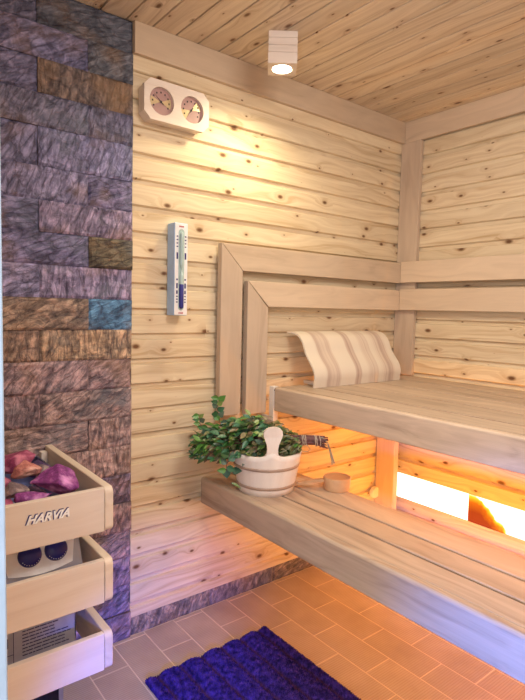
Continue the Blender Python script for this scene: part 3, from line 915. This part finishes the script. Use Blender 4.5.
# handle: flat paddle stave rising from the front
hd = Vector((math.cos(hang), math.sin(hang), 0)); hs = Vector((-hd.y, hd.x, 0))
outl = []
half = [(0.036, -0.030), (0.034, -0.012), (0.026, 0.004), (0.020, 0.020), (0.0185, 0.036), (0.0205, 0.054), (0.026, 0.072), (0.0315, 0.088), (0.0335, 0.101), (0.031, 0.114), (0.024, 0.124), (0.012, 0.130), (0.0, 0.1315)]
outl = half + [(-a, b) for a, b in half[::-1][1:]]
bm = bmesh.new(); fr, bk = [], []
for s_, h in outl:
    hh = H_ + h*0.86; r0 = brad(hh) * 0.985 + 0.0015
    # follow the curve of the bucket
    bend = (s_**2)/(2*RT)
    base = Vector((BX, BY, BZ+hh)) + hd*(r0 - bend) + hs*s_
    fr.append(bm.verts.new(base)); bk.append(bm.verts.new(base - hd*0.014))
bm.faces.new(fr); bm.faces.new(bk[::-1]); n = len(fr)
for k in range(n): bm.faces.new((fr[k], bk[k], bk[(k+1) % n], fr[(k+1) % n]))
bmesh.ops.recalc_face_normals(bm, faces=bm.faces)
bmesh.ops.triangulate(bm, faces=[f for f in bm.faces if len(f.verts) > 4])
mesh_obj('handle', bm, m_paleZ, t)
m_band = plain('copper_brown_band', (0.42, 0.30, 0.23), 0.4)
for hb in (0.030, 0.100):
    bm = bmesh.new(); r0, r1 = brad(hb-0.005), brad(hb+0.005)
    lathe(bm, [(r0-0.001, hb-0.0055), (r0+0.0022, hb-0.005), (r1+0.0026, hb+0.005), (r1-0.001, hb+0.0055)], 64, (BX, BY, BZ))
    mesh_obj('band', bm, m_band, t, True)

# ------------------------------------------------------------------ birch whisk lying across the bucket
e1 = Vector((0.785, -0.619, 0)).normalized(); e2 = Vector((0.619, 0.785, 0)).normalized()   # e1 to the right, e2 away
WC = Vector((BX, BY, 0))
t = thing('birch_whisk', 'leafy green birch whisk lying across the top of the wooden bucket', 'whisk', (BX, BY, BZ+0.15))
rnd = random.Random(11)


def leaf_mat():
    s = NT('birch_leaf')
    at = s.n('ShaderNodeAttribute', attribute_name='tone'); at.attribute_type = 'GEOMETRY'
    s.set(Base_Color=at.outputs['Color'], Roughness=0.38)
    s.bsdf.inputs['Specular IOR Level'].default_value = 0.6
    return s.m


greens = [(0.06, 0.20, 0.05), (0.10, 0.27, 0.05), (0.04, 0.13, 0.05), (0.16, 0.33, 0.08), (0.05, 0.17, 0.09), (0.26, 0.36, 0.10), (0.10, 0.17, 0.12)]
olive = [(0.20, 0.20, 0.07), (0.12, 0.14, 0.06), (0.28, 0.24, 0.13), (0.14, 0.09, 0.05), (0.09, 0.16, 0.05), (0.35, 0.32, 0.20)]
bm = bmesh.new(); lt = bm.loops.layers.float_color.new('tone')


def leaf(pos, dirv, up, L, W, tone):
    d_ = dirv.normalized(); s_ = d_.cross(up)
    if s_.length < 0.1: s_ = d_.cross(Vector((1, 0.3, 0)))
    s_.normalize(); n_ = s_.cross(d_)
    sta = [(0, 0.0), (0.16, 0.62), (0.38, 1.0), (0.62, 0.80), (0.84, 0.38), (1.0, 0.0)]
    mids = []; ls_ = []; rs_ = []
    cup = rnd.uniform(0.1, 0.5); bend_ = rnd.uniform(-0.3, 0.4)
    for q, w_ in sta:
        c_ = pos + d_*(q*L) - n_*(bend_*L*q*q)
        mids.append(bm.verts.new(c_))
        if w_ > 0:
            ls_.append(bm.verts.new(c_ + s_*(w_*W/2) + n_*(cup*w_*W/2))); rs_.append(bm.verts.new(c_ - s_*(w_*W/2) + n_*(cup*w_*W/2)))
    fs = []
    for side in (ls_, rs_):
        fs.append(bm.faces.new((mids[0], mids[1], side[0])))
        for k in range(3): fs.append(bm.faces.new((mids[k+1], mids[k+2], side[k+1], side[k])))
        fs.append(bm.faces.new((mids[4], mids[5], side[3])))
    for f in fs:
        v = rnd.uniform(0.9, 1.1)
        for lp in f.loops: lp[lt] = (tone[0]*v, tone[1]*v, tone[2]*v, 1)


def place(u, v, w_):     # u along e1, v along e2, w height over the bench
    return WC + e1*u + e2*v + Vector((0, 0, BZ + w_))


def okp(p): return p.y < -0.035


bm_tw = bmesh.new()
# dense heap over the bucket and to its left
cnt = 0
while cnt < 1350:
    u = rnd.uniform(-0.255, 0.125)
    q = (u + 0.255)/0.38
    top = 0.165 + 0.105*math.sin(min(1, q*1.25+0.12)*PI*0.62)**1.0
    if u > 0.03: top -= (u-0.03)*0.75
    low = 0.125 if abs(u) < 0.105 else (0.125 if u < 0 else 0.16)
    v = rnd.uniform(-0.085, 0.085)*(1 if u < 0.05 else 0.8)
    w_ = rnd.uniform(low, top)
    if ((w_-low)/(top-low))**2 + (v/0.09)**2 > 1.15: continue
    if ((w_-low)/(top-low))**2 + (v/0.09)**2 < 0.25 and rnd.random() < 0.7: continue
    p = place(u, v, w_)
    if not okp(p): continue
    if u > 0.0: pal = olive if rnd.random() < 0.75 else greens
    else: pal = greens if rnd.random() < 0.72 else olive
    dv = -e1*rnd.uniform(0.2, 1.0) + e2*rnd.uniform(-0.9, 0.5) + Vector((0, 0, rnd.uniform(-0.7, 0.35)))
    L = rnd.uniform(0.024, 0.042) if u < 0.02 else rnd.uniform(0.02, 0.032)
    leaf(p, dv, Vector((rnd.uniform(-.6, .6), rnd.uniform(-1.0, .2), 1)).normalized(), L, L*rnd.uniform(0.42, 0.62), rnd.choice(pal))
    cnt += 1
# sprig standing up on the left and hanging leaves
sprigs = [([(-0.165, -0.01, 0.20), (-0.175, -0.01, 0.25), (-0.185, -0.01, 0.30), (-0.176, -0.01, 0.335)], 13, 0.032),
          ([(-0.22, -0.02, 0.20), (-0.245, -0.02, 0.24), (-0.25, -0.02, 0.275)], 9, 0.028),
          ([(-0.22, -0.03, 0.17), (-0.245, -0.04, 0.155), (-0.262, -0.045, 0.135)], 9, 0.028),
          ([(-0.13, -0.09, 0.15), (-0.14, -0.10, 0.115), (-0.142, -0.10, 0.09)], 5, 0.034),
          ([(-0.18, -0.03, 0.14), (-0.20, -0.05, 0.125), (-0.225, -0.05, 0.118)], 6, 0.026)]
for pts, n, L in sprigs:
    P3 = [place(*p) for p in pts]; tube(bm_tw, P3, 0.0013, 5)
    for k in range(n):
        q = (k+0.5)/n*(len(P3)-1); i = int(q); p = P3[i].lerp(P3[min(i+1, len(P3)-1)], q-i)
        side = 1 if k % 2 else -1
        l_ = L*rnd.uniform(0.8, 1.15)
        leaf(p, e1*side*rnd.uniform(0.4, 1) + Vector((0, 0, rnd.uniform(-0.2, 0.8))) - e2*rnd.uniform(-0.2, .5), -e2, l_, l_*0.72, rnd.choice(greens))
leaf(place(-0.125, -0.10, 0.098), e1 + Vector((0, 0, -0.25)), -e2, 0.04, 0.028, (0.03, 0.10, 0.06))
leaf(place(-0.142, -0.10, 0.10), e1*0.1 + Vector((0, 0, -1)), -e2, 0.036, 0.03, (0.03, 0.11, 0.08))
leaf(place(-0.125, -0.09, 0.045), e1 + Vector((0, 0, -0.35)), -e2*0.5 + Vector((0, 0, 1)), 0.042, 0.014, (0.16, 0.26, 0.08))
mesh_obj('leaves', bm, leaf_mat(), t)
# reddish twigs among the leaves, gathered into the bound handle on the right
for k in range(60):
    v0 = rnd.uniform(-0.06, 0.06); w0 = rnd.uniform(0.16, 0.225); u0 = rnd.uniform(-0.24, -0.02)
    a = rnd.uniform(0, 2*PI); rr = 0.017*math.sqrt(rnd.random()); c_, s_ = rr*math.cos(a), rr*math.sin(a)
    e_ = rnd.uniform(-0.035, 0.012)
    p = [place(u0, v0, w0), place(0.02, v0*0.6, 0.185+rnd.uniform(-.015, .015)), place(0.095, c_*1.2, 0.176+s_*1.3), place(0.14, c_, 0.184+s_), place(0.18, c_*.9, 0.184+s_*.9), place(0.215 + e_, c_*1.1, 0.178+s_*1.2 + rnd.uniform(-.004, .004))]
    if max(q.y for q in p) > -0.02: p = p[1:]
    tube(bm_tw, p, [0.0018] + [0.0029]*(len(p)-2) + [0.0022], 5)
m_twig = plain('red_brown_twig', (0.115, 0.035, 0.035), 0.55, var=0.5, scale=90)
mesh_obj('twigs', bm_tw, m_twig, t)
bm = bmesh.new()
for u0 in (0.125, 0.131, 0.137, 0.172, 0.178, 0.19):
    pts = []
    for k in range(17):
        a = 2*PI*k/16; pts.append(place(u0 + 0.010*k/16 + rnd.uniform(-.001, .001), 0.0205*math.cos(a), 0.181 + 0.0205*math.sin(a)))
    tube(bm, pts, 0.0016, 5)
m_str = plain('pale_binding_string', (0.50, 0.42, 0.34), 0.8, var=0.2)
mesh_obj('binding', bm, m_str, t)
bm = bmesh.new()
for k in range(9):
    o_ = rnd.uniform(-0.006, 0.006); o2 = rnd.uniform(-0.008, 0.008)
    pts = [place(0.175, o_, 0.190), place(0.205, o_, 0.192+o2*0.5), place(0.224+o2*0.3, o_, 0.172), place(0.234+o2*0.6, o_+o2*0.3, 0.140), place(0.242+o2, o_+o2*0.5, 0.106), place(0.243+o2*1.3, o_+o2*0.5, 0.092+o2)]
    tube(bm, pts, 0.0013, 5)
tube(bm, [place(0.145, -0.015, 0.172), place(0.158, -0.02, 0.155), place(0.150, -0.02, 0.145), place(0.130, -0.02, 0.146)], 0.0015, 5)
m_str2 = plain('grey_green_string', (0.33, 0.34, 0.27), 0.8, var=0.3)
mesh_obj('loose_string', bm, m_str2, t)

# ------------------------------------------------------------------ ladle
t = thing('ladle', 'round wooden ladle lying on the lower bench beside the bucket', 'ladle', (-0.852, -0.375, BZ))
LX, LY = -0.836, -0.402
m_ladle = wood('ladle_wood', 0, (0.66, 0.42, 0.24), (0.46, 0.26, 0.13), 0.45, fine=0.8, contrast=0.6)
bm = bmesh.new(); lathe(bm, [(0, 0.0), (0.045, 0.0), (0.047, 0.002), (0.0505, 0.044), (0.049, 0.048), (0.0465, 0.048), (0.044, 0.0445), (0, 0.0445)], 40, (LX, LY, BZ))
o = mesh_obj('cup', bm, m_ladle, t, True); md = o.modifiers.new('e', 'EDGE_SPLIT'); md.split_angle = math.radians(35)
# handle reaches from the cup to the left, its end resting behind the bucket
hp = [Vector((LX, LY, BZ+0.034)) + (-e1)*0.046, Vector((LX, LY, BZ+0.031)) + (-e1)*0.08, Vector((LX, LY, BZ+0.027)) + (-e1)*0.115, Vector((LX, LY, BZ+0.020)) - e1*0.146]
hp = [Vector((p.x, p.y, p.z)) for p in hp]
bm = bmesh.new()
rr = []
for i, p in enumerate(hp):
    s_ = e2*(0.009 if i else 0.011); up = Vector((0, 0, 0.0045))
    rr.append([bm.verts.new(p + s_ + up), bm.verts.new(p - s_ + up), bm.verts.new(p - s_ - up), bm.verts.new(p + s_ - up)])
for a_, b_ in zip(rr, rr[1:]):
    for k in range(4): bm.faces.new((a_[k], a_[(k+1) % 4], b_[(k+1) % 4], b_[k]))
bm.faces.new(rr[0][::-1]); bm.faces.new(rr[-1]); bmesh.ops.recalc_face_normals(bm, faces=bm.faces)
mesh_obj('handle', bm, m_ladle, t)

# ------------------------------------------------------------------ floor mat
def mat_mat():
    s = NT('blue_violet_pile')
    tc = s.n('ShaderNodeTexCoord')
    no = s.n('ShaderNodeTexNoise'); no.inputs['Scale'].default_value = 60; no.inputs['Detail'].default_value = 4
    s.l(tc.outputs['Object'], no.inputs['Vector'])
    c = s.ramp(no.outputs['Fac'], [(0.35, (0.016, 0.009, 0.10)), (0.68, (0.080, 0.040, 0.36))])
    sp = s.n('ShaderNodeSeparateXYZ'); s.l(tc.outputs['Object'], sp.inputs[0])
    wv = s.math('ABSOLUTE', s.math('SINE', s.math('MULTIPLY_ADD', sp.outputs[0], PI*6.0/0.49, PI*3.5)))
    val = s.math('SUBTRACT', 1.0, s.math('MULTIPLY', wv, 2.6), clamp=True)
    c = s.mix(s.math('MULTIPLY', val, 0.8), c, (0.085, 0.028, 0.05))
    s.set(Base_Color=c, Roughness=0.85)
    s.bsdf.inputs['Specular IOR Level'].default_value = 0.15
    return s.m


mm = mat_mat()
MX0, MX1, MY0, MY1 = -1.535, -1.045, -1.08, -0.256
def mat_h(x, y):
    u = (x-MX0)/(MX1-MX0)
    r = abs(math.sin(PI*(u*6.0 + 0.5)))
    return 0.008 + 0.015*r**0.7 + 0.0018*noise.noise(Vector((x*40, y*40, 0)))
t = thing('bath_mat', 'deep blue violet ribbed pile mat on the tiled floor', 'mat', ((MX0+MX1)/2, (MY0+MY1)/2, 0))
bm = bmesh.new(); nx, ny = 98, 120; g = []
for j in range(ny+1):
    row = []
    for i in range(nx+1):
        x = MX0 + (MX1-MX0)*i/nx; y = MY0 + (MY1-MY0)*j/ny
        e = min(x-MX0, MX1-x, y-MY0, MY1-y); h = mat_h(x, y)*min(1, 0.25 + e/0.008)
        row.append(bm.verts.new((x, y, h - 0.003)))
    g.append(row)
for j in range(ny):
    for i in range(nx): bm.faces.new((g[j][i], g[j][i+1], g[j+1][i+1], g[j+1][i]))
ring = g[0] + [r_[-1] for r_ in g[1:]] + g[-1][::-1][1:] + [r_[0] for r_ in g[::-1][1:-1]]
bk = [bm.verts.new((v.co.x, v.co.y, 0.0003)) for v in ring]
for i in range(len(ring)): bm.faces.new((ring[i], bk[i], bk[(i+1) % len(ring)], ring[(i+1) % len(ring)]))
bm.faces.new(bk[::-1])
mesh_obj('backing', bm, mm, t, True)
bm = bmesh.new(); rr = random.Random(5)
for k in range(42000):
    x = rr.uniform(MX0, MX1); y = rr.uniform(MY0, MY1); h = mat_h(x, y)*min(1, 0.45 + min(x-MX0, MX1-x, y-MY0, MY1-y)/0.02)
    a = rr.uniform(0, 2*PI); wv = 0.0013; dx, dy = wv*math.cos(a), wv*math.sin(a); lx, ly = rr.uniform(-.003, .003), rr.uniform(-.003, .003)
    b0 = max(0.002, h - 0.007)
    bm.faces.new((bm.verts.new((x-dx, y-dy, b0)), bm.verts.new((x+dx, y+dy, b0)), bm.verts.new((x+dx*0.6+lx, y+dy*0.6+ly, h+0.002)), bm.verts.new((x-dx*0.6+lx, y-dy*0.6+ly, h+0.002))))
o = mesh_obj('pile', bm, mm, t); o['kind'] = 'stuff'

# ------------------------------------------------------------------ heater, its wooden guard and stones
HX0, HX1 = -2.105, -1.800
t = thing('sauna_heater', 'steel sauna heater with two round dark blue knobs inside wooden guard', 'heater', (-1.95, -0.22, 0.24))
bm = bmesh.new(); box(bm, HX0, HX1, -0.395, -0.05, 0.24, 0.52, 0.004)
# open stone basket at the top: four walls and a floor
box(bm, HX0, HX1, -0.395, -0.39, 0.645, 0.715, 0.001); box(bm, HX0, HX1, -0.055, -0.05, 0.52, 0.735, 0.001)
box(bm, HX1-0.005, HX1, -0.395, -0.05, 0.645, 0.735, 0.001); box(bm, HX0, HX0+0.005, -0.395, -0.05, 0.645, 0.735, 0.001)
box(bm, HX0, HX1, -0.395, -0.05, 0.643, 0.648, 0.001); box(bm, HX0, HX1, -0.36, -0.05, 0.52, 0.643)
for fx in (HX0+0.02, HX1-0.03):
    box(bm, fx, fx+0.012, -0.34, -0.10, 0.0, 0.24)
mesh_obj('body', bm, m_steel, t)
# sloping control panel with a curved lower edge
m_cp = plain('white_control_panel', (0.90, 0.90, 0.94), 0.3, 0.0)
PZ, PY = 0.592, -0.425     # centre
nrm = Vector((0, -0.90, 0.43)).normalized(); upv = Vector((0, 0.43, 0.90)).normalized(); PCx = -1.890


def pan(u, v, d_=0): return Vector((PCx, PY, PZ)) + Vector((1, 0, 0))*u + upv*v + nrm*d_


outp = [(-0.105, 0.046)] + [(-0.085 + 0.150*k/12, -0.036 - 0.010*math.sin(PI*k/12)) for k in range(13)] + [(0.082, 0.046)]
bm = bmesh.new(); f0 = [bm.verts.new(pan(u, v, 0)) for u, v in outp]; f1 = [bm.verts.new(pan(u, v, -0.012)) for u, v in outp]
bm.faces.new(f0); bm.faces.new(f1[::-1]); n = len(outp)
for k in range(n): bm.faces.new((f0[k], f1[k], f1[(k+1) % n], f0[(k+1) % n]))
bmesh.ops.recalc_face_normals(bm, faces=bm.faces)
cp = mesh_obj('control_panel', bm, m_cp, t)
# steel shroud around the panel
outs = [(-0.150, 0.046), (-0.150, -0.050)] + [(-0.105 + 0.18*k/12, -0.052 - 0.014*math.sin(PI*k/12)) for k in range(13)] + [(0.092, -0.050), (0.092, 0.046)]
bm = bmesh.new(); f0 = [bm.verts.new(pan(u, v, -0.0125)) for u, v in outs]; f1 = [bm.verts.new(pan(u, v, -0.05)) for u, v in outs]
bm.faces.new(f0); bm.faces.new(f1[::-1]); n = len(outs)
for k in range(n): bm.faces.new((f0[k], f1[k], f1[(k+1) % n], f0[(k+1) % n]))
bmesh.ops.recalc_face_normals(bm, faces=bm.faces)
mesh_obj('shroud', bm, m_steel, t)
QM = Matrix((Vector((1, 0, 0)), upv, nrm)).transposed()
for du in (-0.033, 0.029):
    bm = bmesh.new(); lathe(bm, [(0.0275, 0.0), (0.0275, 0.004), (0.0255, 0.007), (0.0245, 0.0085), (0, 0.009)], 36, pan(du, 0.002), QM)
    kb = mesh_obj('knob', bm, m_dial_blue, cp, True)
    bm = bmesh.new()
    for k in range(9):
        a = math.radians(215 + k*14); c_ = pan(du + 0.0235*math.cos(a), 0.002 + 0.0235*math.sin(a), 0.0098)
        lathe(bm, [(0.0009, -0.0006), (0.0009, 0.0004), (0, 0.0005)], 8, c_, QM)
    mesh_obj('scale_marks', bm, m_letter, kb)
# data label on the lower body
t2 = B(HX0+0.05, HX1-0.006, -0.3965, -0.3952, 0.300, 0.410)
m_lab = plain('pale_blue_label', (0.55, 0.60, 0.72), 0.4)
lb = mesh_obj('data_label', t2, m_lab, t, label='pale printed data label')
bm = bmesh.new(); rr = random.Random(3)
for row in range(9):
    z = 0.400 - row*0.0088; x = -1.935; end = rr.uniform(-1.87, -1.815)
    while x < end:
        w_ = rr.uniform(0.005, 0.018); box(bm, x, min(x+w_, -1.812), -0.3972, -0.3966, z-0.0012, z+0.0012); x += w_ + 0.0018
for (a, b, c, d_) in ((-2.04, -1.955, 0.340, 0.3412), (-2.04, -1.955, 0.402, 0.4032), (-1.956, -1.9548, 0.310, 0.4032), (-1.970, -1.968, 0.36, 0.385)):
    box(bm, a, b, -0.3972, -0.3966, c, d_)
for k in range(14):
    x = rr.uniform(-2.035, -1.975); z = rr.uniform(0.345, 0.385); box(bm, x, x+0.003, -0.3972, -0.3966, z, z+0.0025)
mesh_obj('printed_lines', bm, m_ink, lb)

# guard: three tiers
GX0, GX1, GY0, GY1 = -2.125, -1.746, -0.503, -0.012
t = thing('heater_guard', 'three tier pale wooden guard around the heater with a brand name', 'heater guard', (-1.93, -0.25, 0.28))


def rounded(y0, y1, z0, z1, r):
    pts = [(y1, z0), (y1, z1)]
    for k in range(7): a = PI/2 + (PI/2)*k/6; pts.append((y0+r+r*math.cos(a), z1-r+r*math.sin(a)))
    for k in range(7): a = PI + (PI/2)*k/6; pts.append((y0+r+r*math.cos(a), z0+r+r*math.sin(a)))
    return pts


fronts = []
for z0, z1 in ((0.282, 0.3785), (0.459, 0.570), (0.643, 0.753)):
    bm = prism(bmesh.new(), rounded(GY0-0.003, GY1, z0-0.001, z1+0.001, 0.016), 0, GX1-0.021, GX1, 0.0015, 1)
    mesh_obj('side_board', bm, m_paleY, t)
    mesh_obj('side_board', B(GX0, GX0+0.02, GY0, GY1, z0, z1, 0.002), m_paleY, t)
    fronts.append(mesh_obj('front_board', B(GX0+0.02, GX1-0.0212, GY0, GY0+0.016, z0, z1, 0.002), m_pale, t))
for px in (GX1-0.041, GX0+0.022): mesh_obj('stile', B(px, px+0.018, -0.045, -0.02, 0.285, 0.74), m_paleZ, t)


def lettering(txt, size, shear, offset, extr):
    cu = bpy.data.curves.new('txt', 'FONT'); cu.body = txt; cu.size = size; cu.shear = shear; cu.offset = offset; cu.extrude = extr
    cu.align_x = 'CENTER'; cu.align_y = 'CENTER'; cu.resolution_u = 3
    ob = bpy.data.objects.new('txt', cu); COL.objects.link(ob)
    dg = bpy.context.evaluated_depsgraph_get(); me = bpy.data.meshes.new_from_object(ob.evaluated_get(dg))
    bpy.data.objects.remove(ob); return me


for nm, off, ex, dy, mt, dx, dz in (('letter_shadow', 0.0019, 0.0002, 0.0, m_ink, -0.0012, 0.0010), ('lettering', 0.0009, 0.0003, -0.0006, m_letter, 0.0004, -0.0003)):
    me = lettering('HARVIA', 0.0275, 0.38, off, ex)
    me.materials.append(mt)
    o = bpy.data.objects.new(nm, me); COL.objects.link(o); o.parent = fronts[2]
    pw = parent_world(fronts[2])
    o.location = Vector((-1.903 + dx, GY0 - 0.0006 + dy, 0.711 + dz)) - pw
    o.rotation_euler = (PI/2, 0, 0)


# stones
def rock_mat(name, c1, c2):
    s = NT(name)
    tc = s.n('ShaderNodeTexCoord')
    no = s.n('ShaderNodeTexNoise'); no.inputs['Scale'].default_value = 45; no.inputs['Detail'].default_value = 6; no.inputs['Roughness'].default_value = 0.7
    s.l(tc.outputs['Object'], no.inputs['Vector'])
    n3 = s.n('ShaderNodeTexNoise'); n3.inputs['Scale'].default_value = 14; n3.inputs['Detail'].default_value = 2; s.l(tc.outputs['Object'], n3.inputs['Vector'])
    c = s.ramp(no.outputs['Fac'], [(0.34, tuple(v*0.5 for v in c1)), (0.52, c1), (0.70, c2)])
    c = s.mix(s.math('MULTIPLY', s.math('SUBTRACT', n3.outputs['Fac'], 0.57), 7, clamp=True), c, tuple(min(1, v*1.5) for v in c2))
    s.set(Base_Color=c, Roughness=0.7); s.bump(no.outputs['Fac'], 0.8, 0.004)
    return s.m


rk_m = rock_mat('magenta_stone', (0.27, 0.05, 0.27), (0.58, 0.26, 0.56))  # purple cast of blue light on the stones, put into their colour
rk_r = rock_mat('rose_red_stone', (0.36, 0.06, 0.16), (0.58, 0.22, 0.32))
rk_g = rock_mat('grey_stone', (0.20, 0.14, 0.16), (0.42, 0.33, 0.33))
rk_o = rock_mat('salmon_stone', (0.55, 0.20, 0.18), (0.75, 0.42, 0.36))
rk_d = rock_mat('dark_violet_stone', (0.06, 0.025, 0.11), (0.20, 0.10, 0.26))


def rock(seed, c, r, mt, label, rot=0):
    rg = random.Random(seed); bm = bmesh.new(); pts = []
    for k in range(15):
        v = Vector((rg.gauss(0, 1), rg.gauss(0, 1), rg.gauss(0, 1))).normalized()*rg.uniform(0.82, 1.1)
        v = Matrix.Rotation(rot, 3, 'Z') @ Vector((v.x*r[0], v.y*r[1], v.z*r[2])); pts.append(bm.verts.new(v))
    res = bmesh.ops.convex_hull(bm, input=bm.verts)
    bmesh.ops.delete(bm, geom=[v for v in bm.verts if not v.link_faces], context='VERTS')
    bmesh.ops.bevel(bm, geom=list(bm.edges), offset=0.0025, segments=1, affect='EDGES')
    bmesh.ops.triangulate(bm, faces=bm.faces)
    bmesh.ops.subdivide_edges(bm, edges=bm.edges, cuts=2, use_grid_fill=True)
    for v in bm.verts:
        v.co += v.co.normalized()*noise.fractal(v.co*55 + Vector((seed, 0, 0)), 0.9, 2, 3)*0.0028
    me = bpy.data.meshes.new('heater_stone'); bm.normal_update(); bm.to_mesh(me); bm.free(); me.materials.append(mt)
    o = bpy.data.objects.new('heater_stone', me); COL.objects.link(o); o.location = c
    tag(o, label, 'stone', 'stones piled on the heater')
    return o


rock(1, (-1.856, -0.405, 0.758), (0.062, 0.060, 0.044), rk_m, 'large magenta heater stone nearest the right side board', 0.4)
rock(2, (-1.915, -0.215, 0.775), (0.066, 0.055, 0.036), rk_r, 'big rose-red heater stone at the back of the pile', 0.2)
rock(3, (-1.900, -0.300, 0.768), (0.042, 0.032, 0.026), rk_o, 'small salmon-pink heater stone in the middle of the pile', -0.3)
rock(4, (-1.985, -0.335, 0.762), (0.050, 0.040, 0.028), rk_r, 'flat rose-red heater stone at the left edge of the view', 0.1)
rock(5, (-1.955, -0.410, 0.748), (0.045, 0.036, 0.030), rk_g, 'rounded dark grey heater stone between red and violet stones', 0.6)
rock(6, (-1.925, -0.450, 0.742), (0.048, 0.035, 0.028), rk_m, 'purple heater stone at the front, right above the lettering', 0.1)
rock(7, (-1.850, -0.265, 0.755), (0.025, 0.025, 0.020), rk_g, 'small pale grey heater stone behind the large magenta one', 0.9)
rock(8, (-1.845, -0.195, 0.735), (0.035, 0.040, 0.030), rk_d, 'dark violet heater stone deep behind, next to the side board', 0.5)
rock(9, (-1.990, -0.460, 0.738), (0.035, 0.030, 0.026), rk_r, 'red heater stone low in the front left corner of the guard', 0.5)
rock(10, (-1.885, -0.350, 0.715), (0.040, 0.035, 0.030), rk_d, 'dark violet heater stone sunk in the gap at the middle', 0.5)
rock(11, (-1.985, -0.170, 0.745), (0.060, 0.055, 0.032), rk_d, 'dark violet heater stone at the back left of the pile', 0.2)
rock(12, (-1.900, -0.120, 0.740), (0.055, 0.045, 0.030), rk_d, 'dark violet heater stone right against the slate wall', 0.8)
